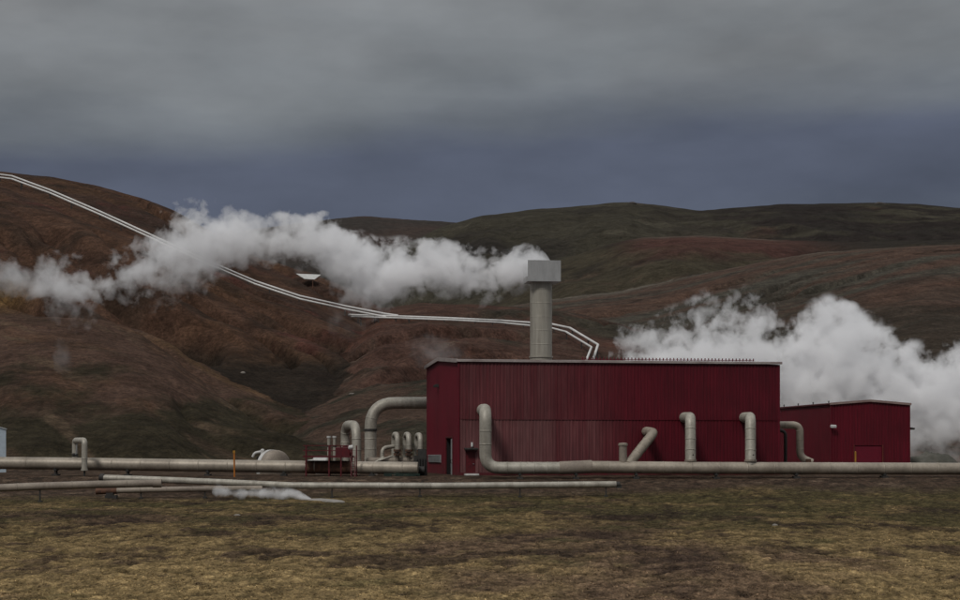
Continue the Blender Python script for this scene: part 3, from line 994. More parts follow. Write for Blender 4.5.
# inverted U over the left pipeline
u = thing('expansion_loop', 'pale inverted U pipe bridging the pipeline at the far left', 'pipe loop', P(84, 476, DL - 1.5))
mb = MB(); rp = 2.9 / F * DL
mb.tube([P(75.0, 461, DL + 2.2), P(75.0, 440.5, DL + 2.2), P(84.5, 440.5, DL - 1.6), P(84.5, 469, DL - 1.6)], rp, 20, True, .42, 1.1, .04, .015)
ul = mb.build('loop_pipe', 'clad_pale', u)
mb = MB(); q = P(84.5, 469, DL - 1.6); mb.tube([q, q + Vector((0, 0, -.14))], rp + .05, 20); mb.build('flange', 'clad_pale', ul)
mb = MB(); q = P(84.5, 470, DL - 1.6); mb.tube([q, Vector((q.x, q.y, gz1(q.x, q.y) - .1))], .09, 10); mb.build('support', 'dark', u)
mb = MB(); q = P(75.8, 455, DL + 1.6); mb.box(q, (.32, .3, .3)); mb.tube([q, q + Vector((-.28, -.12, 0))], .16, 12); mb.build('valve', 'dark', u)
mb = MB(); q = P(77, 449, DL + 1.4); mb.tube([q + Vector((0, 0, .5)), q + Vector((-.1, 0, -.5))], .04, 8); mb.build('valve_spindle', 'galv', u)

# ------------------------------------------------------------------ lower pipes nearer the camera
def low_pipe(label, pts, r, mat, sup, ring=2.0, valve=None):
    root = thing('ground_pipe', label, 'pipe', P(*pts[0]), 'thin pipes lying low in front of the plant')
    mb = MB(); mb.tube([P(*p) for p in pts], r, 22, True, .4, ring, .04, .014); run = mb.build('pipe_run', mat, root)
    for px in sup:
        yy = np.interp(px, [p[0] for p in pts], [p[1] for p in pts]); dd_ = np.interp(px, [p[0] for p in pts], [p[2] for p in pts])
        q = P(px, yy, dd_); zg = gz1(q.x, q.y); mb = MB()
        mb.box(Vector((q.x, q.y, zg + .02)), (.3, .3, .16))
        hgt = max(.12, q.z - r * .5 - zg)
        mb.box(Vector((q.x, q.y, zg + hgt / 2)), (.1, .1, hgt)); mb.build('support', 'dark', root)
    return root, run


DQ = 138.0
rA, runA = low_pipe('low beige pipe from the left edge ending in a collar beside the dark pipe end', [(-160, 492, DQ - 6), (0, 488, DQ - 6), (30, 486.6, DQ - 6), (100, 484.4, DQ - 5.5), (161, 483.2, DQ - 5)], 3.7 / F * DQ, 'clad_dull', (-70, 40))
mb = MB(); mb.tube([P(153, 483.4, DQ - 5.05), P(161.5, 483.2, DQ - 5)], 4.2 / F * DQ, 22); mb.build('collar', 'clad_dull', rA)
rB, runB = low_pipe('longest low pale pipe reaching from the left to the front of the red building', [(104, 477.8, DQ + 5), (160, 479.8, DQ + 4), (222, 482.3, DQ + 2), (292, 485.6, DQ), (440, 486, DQ), (616, 484.4, DQ + 1)], 3.3 / F * DQ, 'clad_pale', (240, 332, 420, 520, 606))
mb = MB(); mb.tube([P(100.5, 477.4, DQ + 5.1), P(104.5, 477.8, DQ + 5)], 4.0 / F * DQ, 20); mb.build('end_cap', 'dark', rB)
mb = MB(); mb.tube([P(615.5, 484.6, DQ + 1), P(620, 484.3, DQ + 1)], 2.8 / F * DQ, 20); mb.box(P(619, 486.2, DQ + 1), (.4, .3, .3)); mb.build('end_cap', 'dark', rB)
rC, runC = low_pipe('short low pipe with a blunt dark end beneath the other two pipes', [(98, 491.3, DQ - 2), (130, 490.2, DQ - 2), (222, 488.6, DQ - 1.5), (262, 488.6, DQ - 1)], 2.8 / F * DQ, 'clad_dull', (141, 205))
mb = MB(); mb.tube([P(96, 491.4, DQ - 2), P(117, 490.6, DQ - 2)], 3.1 / F * DQ, 20); mb.build('end_sleeve', 'rust', rC)
mb = MB(); q = P(110, 496, DQ - 2); zg = gz1(q.x, q.y); mb.box(Vector((q.x, q.y, (zg + q.z) / 2 + .1)), (.55, .4, q.z - zg + .5)); mb.box(Vector((q.x + .1, q.y, zg + .08)), (.9, .5, .3)); mb.build('thrust_block', 'dark', rC)

# ------------------------------------------------------------------ pipework left of the building
DM = 165.0
DU = 184.5
ad = thing('steam_duct', 'big pale duct rising left of the red building and bending in behind its end wall', 'duct', P(371, 475, DU))
mb = MB(); rp = 6.0 / F * DU
mb.tube([P(370.5, 475, DU), P(370.5, 403, DU), P(440, 403, DU + 2)], rp, 28, True, 2.6, 1.05, .05, .02); d_ = mb.build('duct_pipe', 'clad_pale', ad)
mb = MB(); q = P(370.5, 430, DU); mb.tube([q - Vector((0, 0, .12)), q + Vector((0, 0, .12))], rp + .06, 28); mb.build('band', 'dark', d_)
mb = MB(); q = P(370.5, 470, DU); mb.tube([q - Vector((0, 0, .5)), q + Vector((0, 0, .9))], rp + .05, 28); mb.build('base_sleeve', 'clad_dull', d_)
lo = thing('steam_loop', 'tall pale inverted U pipe between the big duct and the red platform', 'pipe loop', P(352, 476, DM))
mb = MB(); rp = 4.7 / F * DM
mb.tube([P(345.2, 470, DM + 4.5), P(345.2, 425.2, DM + 4.5), P(356.5, 425.2, DM - .5), P(356.5, 474, DM - .5)], rp, 24, True, 1.5, 1.0, .05, .018); l_ = mb.build('loop_pipe', 'clad_pale', lo)
mb = MB(); q = P(356.5, 462, DM - .5); mb.tube([q - Vector((0, 0, .1)), q + Vector((0, 0, .1))], rp + .08, 24); mb.build('flange', 'clad_dull', l_)

# header vessel under the goosenecks
hd = thing('header_pipe', 'brownish horizontal header pipe below the three small gooseneck pipes', 'pipe', P(395, 476, DM + 1))
mb = MB(); mb.tube([P(368, 461, DM + 1), P(419, 460.5, DM + 1)], 3.6 / F * DM, 22, True, 0, 1.2, .04, .015); mb.dome(P(368, 461, DM + 1), (-1, 0, 0), 3.6 / F * DM, .2, 22, 5); mb.build('header', 'clad_dull', hd)
for px in (376, 408):
    q = P(px, 466, DM + 1); mb = MB(); mb.box(Vector((q.x, q.y, .3)), (.3, .5, .9)); mb.build('support', 'concrete', hd)
gn = thing('gooseneck_pipe', 'leftmost of the three small white gooseneck pipes beside the end wall', 'pipe', P(396.5, 460, DM + 1), 'small white gooseneck pipes')
mb = MB(); rp = 2.7 / F * DM
q0 = P(394.5, 458, DM + 2.6)
mb.tube([P(394.0, 457, DM + 2.4), P(394.0, 434.5, DM + 2.4), P(397.3, 434.5, DM + .4), P(397.3, 452, DM + .4)], rp, 18, True, .7, .7, .03, .012); gp = mb.build('neck_pipe', 'clad_pale', gn)
mb = MB(); q = P(397.3, 450.5, DM + .4); mb.tube([q + Vector((0, 0, .1)), q - Vector((0, 0, .1))], rp + .09, 18); mb.tube([q - Vector((0, 0, .25)), q - Vector((0, 0, .45))], rp + .08, 18); mb.box(q - Vector((0, 0, .18)), (.34, .34, .22)); vv = mb.build('valve', 'rust', gn)
mb = MB(); mb.tube([q + Vector((0, -.2, -.18)), q + Vector((0, -.55, -.18))], .035, 8); mb.tube([q + Vector((.2 * math.cos(a), -.55, -.18 + .2 * math.sin(a))) for a in np.linspace(0, 2 * math.pi, 17)], .03, 6, False); mb.build('handwheel', 'dark', vv)
mb = MB(); mb.tube([P(397.3, 453, DM + .4), P(397.3, 462, DM + .6)], rp * .8, 16); mb.build('stem_pipe', 'clad_dull', gn)
labs = ['middle of the three small white gooseneck pipes', 'gooseneck pipe tight against the red end wall']
for k, dpx in enumerate((11.5, 23.0)):
    c = copy_tree(gn); c.location = gn.location + Vector((dpx / F * DM, .25 * (k + 1), 0)); c['label'] = labs[k]
    if k == 1:
        c.location.z -= .06
sb = thing('bent_pipe', 'small white pipe bent down left of the goosenecks', 'pipe', P(382, 462, DM))
mb = MB(); rp = 2.0 / F * DM
mb.tube([P(382.2, 463, DM), P(382.2, 448, DM), P(394, 446.3, DM + .6)], rp, 16, True, .5, .6, .03, .01); mb.build('bend', 'clad_pale', sb)
mb = MB()
for a, b in (((378, 461, DM - .3), (392, 456, DM - .3)), ((374, 463, DM - .4), (384, 457, DM - .2))):
    mb.tube([P(*a), P(*b)], .09, 10)
mb.build('feed_pipe', 'clad_pale', sb)

# twin thin vent pipes
for k, px in enumerate((329.0, 334.6)):
    t = thing('vent_pipe', ('left' if k == 0 else 'right') + ' one of two short white vent pipes standing behind the red platform', 'pipe', P(px, 470, DM + 3), 'twin white vent pipes')
    mb = MB(); rp = 1.7 / F * DM; mb.tube([P(px, 472, DM + 3), P(px, 437, DM + 3)], rp, 14); mb.build('vent_shaft', 'clad_pale', t)
    mb = MB(); q = P(px, 436.6, DM + 3); mb.tube([q - Vector((0, 0, .12)), q + Vector((0, 0, .06))], rp + .05, 14); mb.build('cap', 'white', t)
    mb = MB(); q = P(px, 446, DM + 3); mb.tube([q - Vector((0, 0, .08)), q + Vector((0, 0, .08))], rp + .04, 14); mb.build('band', 'dark', t)

# red access platform straddling the pipe
DPL = 156.0
pl = thing('access_platform', 'dark red steel platform with railings straddling the left pipeline', 'platform', P(332, 478, DPL))
mb = MB(); mb.box((P(305, 456.6, DPL) + P(352, 456.6, DPL + 5)) / 2, (47 / F * DPL, 5.0, .16)); mb.build('deck', 'redsteel', pl)
for (px, dd_) in ((306, 0), (329, 0), (341, 0), (356.5, 0), (306.5, 5), (330, 5), (352, 5)):
    q = P(px, 445.5, DPL + dd_); zg = gz1(q.x, q.y); mb = MB(); mb.box(Vector((q.x, q.y, (q.z + zg) / 2)), (.11, .11, q.z - zg)); mb.build('post', 'redsteel', pl)
mb = MB()
for yy in (445.5, 450.5):
    for a, b in (((303, 0), (343, 0)), ((303.5, 5), (352, 5))):
        mb.bar(P(a[0], yy, DPL + a[1]), P(b[0], yy, DPL + b[1]), .07)
    mb.bar(P(306, yy, DPL), P(306, yy, DPL + 5), .07)
mb.build('railing', 'redsteel', pl)
# short ladder at the right side
mb = MB()
for px in (351, 355):
    mb.bar(P(px, 456, DPL - .1), P(px, 477, DPL - .5), .07)
for k in range(9):
    mb.bar(P(351, 457.5 + k * 2.2, DPL - .15 - k * .04), P(355, 457.5 + k * 2.2, DPL - .15 - k * .04), .05)
mb.build('ladder', 'redsteel', pl)
# red valve gear on the platform
vg = thing('valve_assembly', 'red valve block with handwheels standing on the red platform', 'valve', P(343, 456, DPL + 2))
mb = MB(); mb.box(P(343, 452, DPL + 2), (1.25, .8, .85)); mb.box(P(346, 447.8, DPL + 2), (.6, .6, .4)); mb.tube([P(336, 452.5, DPL + 2), P(351, 452.5, DPL + 2)], .3, 16); mb.build('valve_body', 'redsteel', vg, .04)
mb = MB(); q = P(346, 445.6, DPL + 2); mb.tube([q + Vector((.3 * math.cos(a), .3 * math.sin(a), 0)) for a in np.linspace(0, 2 * math.pi, 19)], .035, 8, False)
for k in range(3): mb.bar(q + Vector((.3 * math.cos(k * 1.05), .3 * math.sin(k * 1.05), 0)), q - Vector((.3 * math.cos(k * 1.05), .3 * math.sin(k * 1.05), 0)), .03)
mb.tube([q, q - Vector((0, 0, .3))], .04, 8); mb.build('handwheel', 'redsteel', vg)
mb = MB(); mb.tube([P(349.5, 447.6, DPL + 1.2), P(353, 447, DPL + 1.2)], .2, 14); mb.dome(P(349.5, 447.6, DPL + 1.2), (-1, 0, 0), .2, .12, 14, 4); mb.build('actuator', 'white', vg)

# vessels behind the pipe
DT = 172.0
tk = thing('pressure_vessel', 'round white vessel with a pale band showing above the left pipeline', 'tank', P(271, 470, DT))
rt = 18.5 / F * DT
ax_ = Vector((1, -.85, 0)).normalized()
cc = P(268, 468.5, DT)
mb = MB(); mb.tube([cc - ax_ * -.35, cc + ax_ * 1.25], rt, 36)
mb.dome(cc + ax_ * 1.25, ax_, rt, .75, 36, 8); mb.build('shell', 'clad_dull', tk)
mb = MB(); mb.dome(cc + ax_ * .35, -ax_, rt - .02, .75, 36, 8); mb.build('end_dome', 'clad', tk)
mb = MB(); mb.tube([cc + ax_ * .3, cc + ax_ * .75], rt + .04, 36); mb.build('band', 'white', tk)
mb = MB(); q = cc - ax_ * .35 + Vector((-.6, -.35, 1.0)); mb.tube([q, q + Vector((-.1, -.22, .04))], .13, 12); mb.build('manhole', 'dark', tk)
mb = MB(); q = P(262.5, 455, DT - .8); mb.tube([q, q + Vector((0, 0, .45))], .2, 14); mb.dome(q + Vector((0, 0, .45)), (0, 0, 1), .2, .15, 14, 4); mb.tube([q + Vector((0, 0, .35)), q + Vector((-.75, 0, .2)), q + Vector((-.95, 0, -.2))], .13, 12, True, .2); mb.build('nozzle', 'white', tk)
mb = MB()
for k in (.2, 1.2):
    q = cc + ax_ * k; mb.box(Vector((q.x, q.y, .1)), (.4, 2.2, .9), ax_)
mb.build('saddle', 'concrete', tk)
t2 = thing('storage_tank', 'low white rounded tank under the red platform rail', 'tank', P(320, 470, DT))
mb = MB(); ct = P(321, 465, DT); rt2 = 8.6 / F * DT
mb.tube([ct + Vector((-.55, 0, 0)), ct + Vector((.5, 0, 0))], rt2, 28); mb.dome(ct + Vector((-.55, 0, 0)), (-1, 0, 0), rt2, .35, 28, 6); mb.dome(ct + Vector((.5, 0, 0)), (1, 0, 0), rt2, .3, 28, 6); mb.build('shell', 'white', t2)
mb = MB(); q = P(311, 461.5, DT - .2); mb.tube([q + Vector((.5, 0, .02)), q, q + Vector((-.9, 0, -.2))], .2, 12, True, .2); mb.build('outlet_pipe', 'white', t2)
mb = MB(); mb.box(Vector((ct.x, ct.y, .2)), (1.0, .9, .8)); mb.build('saddle', 'concrete', t2)

# marker post
q = P(234.5, 478, DL - 3); q.z = gz1(q.x, q.y) - .1
mk = thing('marker_post', 'thin orange marker post in front of the left pipeline', 'post', q)
topz = P(0, 450.5, DL - 3).z
mb = MB(); mb.tube([q, q + Vector((-.03, 0, topz - q.z))], .075, 10); mb.build('pole', 'orange', mk)
mb = MB(); mb.box(q + Vector((-.03, -.08, topz - q.z - .12)), (.2, .03, .24)); mb.build('reflector', 'yellow', mk)

# blue-grey shed at the left edge
sh = thing('metal_shed', 'pale blue grey metal shed cut off by the left edge', 'shed', P(-20, 460, 185))
dsh = 185.0
x1 = P(6, 0, dsh).x; x0 = x1 - 6.5; zt_ = P(0, 426, dsh).z; zb_ = gz1(x1, dsh) - .3; zc2 = P(0, 429.5, dsh).z
mb = MB()
mb.add([(x0, dsh, zb_), (x1, dsh, zb_), (x1, dsh, zc2), (x1 - 1.2, dsh, zt_), (x0, dsh, zt_), (x0 - 1.4, dsh + 4, zb_), (x1 - 1.4, dsh + 4, zb_), (x1 - 1.4, dsh + 4, zc2), (x1 - 2.6, dsh + 4, zt_), (x0 - 1.4, dsh + 4, zt_)],
       [(0, 1, 2, 3, 4), (5, 9, 8, 7, 6), (0, 5, 6, 1), (1, 6, 7, 2), (0, 4, 9, 5)])
mb.build('wall', 'blue', sh)
mb = MB(); mb.box(((x1 + x0 - 1.6) / 2 - .7, dsh + 2, zt_ + .06), (x1 - x0 - 1.6, 4.3, .08)); mb.bar((x1 - 1.25, dsh - .1, zt_ + .05), (x1 + .12, dsh - .1, zc2 + .03), .1); mb.build('roof', 'galv', sh)

# bent pipe between the two red buildings
bp = thing('connecting_pipe', 'grey pipe leaving the large building and bending down before the small one', 'pipe', P(800, 470, 172))
mb = MB(); rp = 3.7 / F * 172
mb.tube([P(770, 425, 171.5), P(800, 425, 172), P(800, 457, 172), P(812, 462.5, 172)], rp, 20, True, .8, .9, .04, .016); mb.build('bend', 'clad', bp)
mb = MB(); q = P(808, 461.5, 171.8); mb.box(q, (.5, .5, .5)); mb.tube([q, q + Vector((0, 0, -1.0))], .12, 10); mb.build('foot_valve', 'rust', bp)
b2 = thing('drain_pipe', 'dark thin pipe standing in the gap behind the bent pipe', 'pipe', P(785.5, 470, 174))
mb = MB(); mb.tube([P(785.5, 475, 174), P(785.5, 431, 174), P(775, 430, 174)], 1.7 / F * 174, 14, True, .5); mb.build('pipe_run', 'dark', b2)

# gravel heap beyond the small building
def lump(name, c, size, seed, mat, label, cat, sub=24, group=None, rough=.35):
    fs = []
    nu, nv = sub, sub // 2
    aa, bb = np.meshgrid(np.arange(nu) * 2 * math.pi / nu, np.arange(nv + 1) * math.pi / nv)
    dx, dy, dz = (np.sin(bb) * np.cos(aa)).ravel(), (np.sin(bb) * np.sin(aa)).ravel(), np.cos(bb).ravel()
    k = 1 + rough * fbm(dx * 1.7 + dz * 1.1, dy * 1.7 - dz * .9, 4, seed, .6)
    vs = [Vector((c[0] + x * size[0] * q, c[1] + y * size[1] * q, c[2] + w * size[2] * q)) for x, y, w, q in zip(dx, dy, dz, k)]
    for j in range(nv):
        for i in range(nu):
            fs.append((j * nu + i, j * nu + (i + 1) % nu, (j + 1) * nu + (i + 1) % nu, (j + 1) * nu + i))
    mb = MB(); mb.add(vs, fs, True)
    return tag(mb.build(name, mat), label, cat, group)


q = P(931, 466, 188)
lump('gravel_heap', (q.x, q.y, 0), (2.9, 3.0, 2.0), 501, 'heap', 'dark gravel heap half veiled by steam right of the small building', 'heap', 60)
q = P(916, 466, 183)
lump('gravel_heap', (q.x, q.y, .1), (1.9, 1.6, .85), 502, 'concrete', 'pale low gravel pile against the right wall of the small building', 'heap', 40)

# stones
def stone(px, py, size, seed, mat, label, squash=.6):
    if py > 492:
        for D_ in np.linspace(30, 150, 1200):
            x_ = (px - 480) / F * D_
            if EYE - (py - YH) / F * D_ <= float(ground_z(np.array([x_]), np.array([D_]))[0]): break
    else:
        D_ = hit(px, py) * .999
    q = P(px, py, D_); s = size / F * D_
    lump('boulder', (q.x, q.y, q.z), (s, s * .8, s * squash), seed, mat, label, 'stone', 16)


stone(775, 525.5, 3.0, 601, 'grey_stone', 'small pale stone lying in the right foreground grass')
stone(243, 373, 2.6, 602, 'grey_stone', 'pale boulder at the edge of the dark ravine on the left slope')
stone(352, 394, 3.2, 603, 'grey_stone', 'pale flat outcrop above the big bent duct', .3)
stone(632, 204, 4.5, 604, 'darkrock', 'dark rock outcrop on the far skyline above the stack', .5)
stone(880, 204.5, 6.0, 605, 'darkrock', 'dark rock outcrop on the far skyline at right', .4)
stone(237, 515.5, 3.4, 606, 'grey_stone', 'pale weathered stone in the grass below the ground steam', .4)

# pale crust beside the ground vent
mb = MB()
pts = [(306, 499), (318, 498.6), (330, 499.8), (342, 500.6), (345, 502), (334, 502.4), (322, 501.2), (309, 500.6)]
ring_ = []
for a, b in pts:
    for D_ in np.linspace(90, 150, 600):
        x_ = (a - 480) / F * D_
        if EYE - (b - YH) / F * D_ <= float(ground_z(np.array([x_]), np.array([D_]))[0]): break
    ring_.append(P(a, b, D_))
cen = sum(ring_, Vector()) / len(ring_)
n_ = len(ring_)
vs = [v + Vector((0, 0, .02)) for v in ring_] + [cen + (v - cen) * .55 + Vector((0, 0, .09)) for v in ring_] + [v - Vector((0, 0, .1)) for v in ring_]
mb.add(vs, [(i, (i + 1) % n_, n_ + (i + 1) % n_, n_ + i) for i in range(n_)] + [tuple(range(n_, 2 * n_))] + [(i, (i + 1) % n_, 2 * n_ + (i + 1) % n_, 2 * n_ + i) for i in range(n_)])
tag(mb.build('mineral_crust', 'concrete'), 'pale mineral crust on the ground where the vent steams', 'crust')

# ------------------------------------------------------------------ white pipelines on the hill
def hill_pipe(label, pts, rpx, group, n=60, lift=1.2):
    p = np.array(pts, float)
    seg = np.concatenate([[0], np.cumsum(np.hypot(np.diff(p[:, 0]), np.diff(p[:, 1])))])
    t = np.linspace(0, seg[-1], n)
    t = np.unique(np.concatenate([t, seg]))
    px = np.interp(t, seg, p[:, 0]); py = np.interp(t, seg, p[:, 1])
    D = np.array([hit(a, b + 2.0) for a, b in zip(px, py)])
    k = 3
    pad = np.pad(D, k, mode='edge')
    mn = np.array([pad[i:i + 2 * k + 1].min() for i in range(len(D))])
    pad = np.pad(mn, k, mode='edge'); ker = np.hanning(2 * k + 3)[1:-1]; ker /= ker.sum()
    Ds = np.convolve(pad, ker, mode='same')[k:-k] * .998
    path = [P(a, b, d) for a, b, d in zip(px, py, Ds)]
    root = thing('hill_pipeline', label, 'pipeline', path[0], group)
    mb = MB(); r = rpx / F * float(np.median(Ds))
    mb.tube(path, r, 10); mb.build('pipe_run', 'white_pipe', root)
    mb = MB()
    for i in range(2, len(path), 4):
        q = path[i]; zg = gz1(q.x, q.y)
        if r < q.z - zg < 3.2: mb.box(Vector((q.x, q.y, (q.z + zg) / 2 - r * .5)), (.25, .25, q.z - zg - r * .6))
    if mb.v:
        s_ = mb.build('support_row', 'dark', root); s_['kind'] = 'stuff'
    return root


G1 = 'pair of white pipelines descending the left hill'
up = G_UP
hill_pipe('upper of the two white pipelines descending the left hill', up, 1.0, G1)
hill_pipe('lower of the two white pipelines descending the left hill', [(a, b + 3.0) for a, b in up[:-1]] + [(390, 317.2)], 1.0, G1)
G2 = 'pair of white pipelines behind the stack'
hill_pipe('upper white pipeline passing level behind the stack then bending down to the hall roof', G_LOW, 1.15, G2)
hill_pipe('lower white pipeline passing level behind the stack then bending down to the hall roof', [(352, 316.6), (400, 318.2), (450, 320), (500, 322.6), (550, 327.6), (566, 331.8), (591.5, 347.2), (586, 361)], 1.0, G2)

# pale roof on the hillside
dh_ = hit(309, 281) * .99
ht_ = thing('hill_shelter', 'pale flared roof of a small shelter on the hill above the white pipelines', 'shelter', P(309, 283, dh_))
a, b, c, d = P(296, 273.6, dh_ + 4), P(321, 274.6, dh_ + 4), P(314.5, 279.4, dh_), P(304.5, 278.8, dh_)
mb = MB(); dn = Vector((0, .15, -.08))
mb.add([a, b, c, d, a + dn, b + dn, c + dn, d + dn], [(0, 1, 2, 3), (4, 7, 6, 5), (0, 4, 5, 1), (1, 5, 6, 2), (2, 6, 7, 3), (3, 7, 4, 0)])
mb.build('roof', 'white', ht_)
mb = MB(); q = P(312.8, 279.5, dh_ + .2); zg = gz1(q.x, q.y) - .5
mb.bar((q.x, q.y, q.z), (q.x, q.y, min(zg, q.z - 1.0)), .2); mb.build('post', 'rust', ht_)


# ------------------------------------------------------------------ steam
def steam(name, label, rows, D0, D1, dens, nscale, amp=1.5, ry=1.0, seed=0., soft=.16, step=.16, cover=None, stretch=(1, 1, 1), warp=.5, margin=1.28, thin=1.):
    """a plume of real volume: rows = (column, top row, bottom row[, cover]) along its length"""
    n = len(rows)
    px = np.array([r[0] for r in rows], float)
    if px[0] > px[-1]:
        rows = rows[::-1]; px = px[::-1]; D0, D1 = D1, D0
    Dv = np.interp(px, [px[0], px[-1]], [D0, D1])
    tops = EYE - (np.array([r[1] for r in rows]) - YH) / F * Dv
    bots = EYE - (np.array([r[2] for r in rows]) - YH) / F * Dv
    cov = np.array([r[3] if len(r) > 3 else 0.0 for r in rows])
    xs = (px - 480) / F * Dv
    cz = (tops + bots) / 2; rz = (tops - bots) / 2
    ryv = np.clip(rz * ry, .6, 6.5)
    x0, x1 = xs[0], xs[-1]; L = x1 - x0
    base = Vector((x0, Dv[0], cz[0]))
    # envelope mesh, lumpy like the plume
    K = 90; S = 28
    vs = []; fs = []
    tt = np.linspace(0, 1, K)
    X = x0 + tt * L
    CZ = np.interp(X, xs, cz); RZ = np.interp(X, xs, rz); RY = np.interp(X, xs, ryv); CY = np.interp(X, xs, Dv)
    endf = np.sqrt(np.clip(1 - (2 * np.clip(np.abs(tt - .5) - .47, 0, .03) / .06) ** 2, .02, 1))
    for i in range(K):
        for k in range(S):
            a = 2 * math.pi * k / S
            w = margin * endf[i]
            vs.append((X[i] - base.x, CY[i] + RY[i] * w * math.sin(a) - base.y, CZ[i] + RZ[i] * w * math.cos(a) - base.z))
    fs = [(i * S + k, (i + 1) * S + k, (i + 1) * S + (k + 1) % S, i * S + (k + 1) % S) for i in range(K - 1) for k in range(S)]
    fs += [tuple(range(S)), tuple(reversed(range((K - 1) * S, K * S)))]
    me = bpy.data.meshes.new(name); me.from_pydata(vs, [], fs); me.update()
    o = bpy.data.objects.new(name, me); col.objects.link(o); o.location = base
    tag(o, label, 'steam')
    m = bpy.data.materials.new(name); m.use_nodes = True; nt = m.node_tree; nt.nodes.clear(); g = NG(nt)
    out = g.n('ShaderNodeOutputMaterial'); pv = g.n('ShaderNodeVolumePrincipled')
    g.l(pv.outputs[0], out.inputs['Volume'])
    pv.inputs['Color'].default_value = (.99, .99, .995, 1)
    pv.inputs['Anisotropy'].default_value = .1
    pos = g.n('ShaderNodeTexCoord').outputs['Object']
    sep = g.n('ShaderNodeSeparateXYZ'); g.l(pos, sep.inputs[0])
    t = g.math('MULTIPLY', sep.outputs[0], 1 / L)

    def curve(vals):
        lo, hi = float(min(vals)), float(max(vals))
        if hi - lo < 1e-6:
            return lo
        f = g.n('ShaderNodeFloatCurve'); cu = f.mapping.curves[0]
        T = (xs - x0) / L
        while len(cu.points) > 2: cu.points.remove(cu.points[1])
        cu.points[0].location = (0, (vals[0] - lo) / (hi - lo)); cu.points[1].location = (1, (vals[-1] - lo) / (hi - lo))
        for a, v in list(zip(T, vals))[1:-1]:
            p = cu.points.new(float(a), (v - lo) / (hi - lo))
        for p in cu.points: p.handle_type = 'AUTO_CLAMPED'
        f.mapping.update()
        g.l(t, f.inputs['Value'])
        return g.math('MULTIPLY_ADD', f.outputs[0], hi - lo, lo)
    czn = curve(list(cz - base.z)); rzn = curve(list(rz)); ryn = curve(list(ryv)); cvn = curve(list(cov))
    cyn = g.math('MULTIPLY', t, float(Dv[-1] - Dv[0]))
    a = g.math('DIVIDE', g.math('SUBTRACT', sep.outputs[2], czn), rzn)
    b = g.math('DIVIDE', g.math('SUBTRACT', sep.outputs[1], cyn), ryn)
    d = g.math('SQRT', g.math('ADD', g.math('MULTIPLY', a, a), g.math('MULTIPLY', b, b)))
    off = g.n('ShaderNodeVectorMath', operation='ADD'); g.l(pos, off.inputs[0]); off.inputs[1].default_value = (seed * 13.1, seed * 7.7, seed * 3.3)
    if stretch != (1, 1, 1):
        mp = g.n('ShaderNodeMapping'); mp.inputs['Scale'].default_value = stretch; g.l(off.outputs[0], mp.inputs[0]); vec = mp.outputs[0]
    else:
        vec = off.outputs[0]
    # rolling billows: warped fractal noise plus round cells
    wn = g.n('ShaderNodeTexNoise'); wn.inputs['Scale'].default_value = nscale * .9; wn.inputs['Detail'].default_value = 2
    g.l(vec, wn.inputs['Vector'])
    wv = g.n('ShaderNodeVectorMath', operation='MULTIPLY_ADD'); g.l(wn.outputs['Color'], wv.inputs[0])
    wv.inputs[1].default_value = (warp / nscale,) * 3; g.l(vec, wv.inputs[2])
    n1 = g.noise(wv.outputs[0], nscale, 7, .58)
    vo = g.n('ShaderNodeTexVoronoi', feature='F1'); vo.inputs['Scale'].default_value = nscale * 1.5
    try:
        vo.inputs['Detail'].default_value = 2.0; vo.inputs['Roughness'].default_value = .6; vo.normalize = True
    except Exception:
        pass
    g.l(wv.outputs[0], vo.inputs['Vector'])
    bil = g.math('SUBTRACT', .40, vo.outputs['Distance'])
    nn = g.math('ADD', g.math('MULTIPLY', g.math('SUBTRACT', n1, .5), amp * 4.2), g.math('MULTIPLY', bil, amp * 1.1))
    nl = g.noise(vec, nscale * .30, 2, .5)
    nn = g.math('ADD', nn, g.math('MULTIPLY', g.math('SUBTRACT', nl, .5), amp * 1.6))
    nn = g.math('ADD', nn, g.math('MULTIPLY', g.math('MINIMUM', a, 0.0), .15))       # ragged, sinking underside
    # ends fade out
    e = g.math('MULTIPLY', g.mapr(t, 0, .04, 0, 1), g.mapr(t, .96, 1, 1, 0))
    val = g.math('ADD', g.math('ADD', g.math('SUBTRACT', .58, d), nn), cvn)
    sh = g.mapr(val, 0, soft, 0, 1)
    sh = g.math('MULTIPLY', sh, g.mapr(val, 0, 1.0, .35, 1.3))
    rim = g.mapr(d, 1.12, 1.28, 1, 0, True)
    de = g.math('MULTIPLY', g.math('MULTIPLY', sh, rim), g.mapr(a, -.9, .1, dens * .3, dens))
    if thin < 1:
        de = g.math('MULTIPLY', de, g.mapr(t, .05, .7, thin, 1))
    g.l(de, pv.inputs['Density'])
    me.materials.append(m)
    m.cycles.volume_step_rate = step
    return o


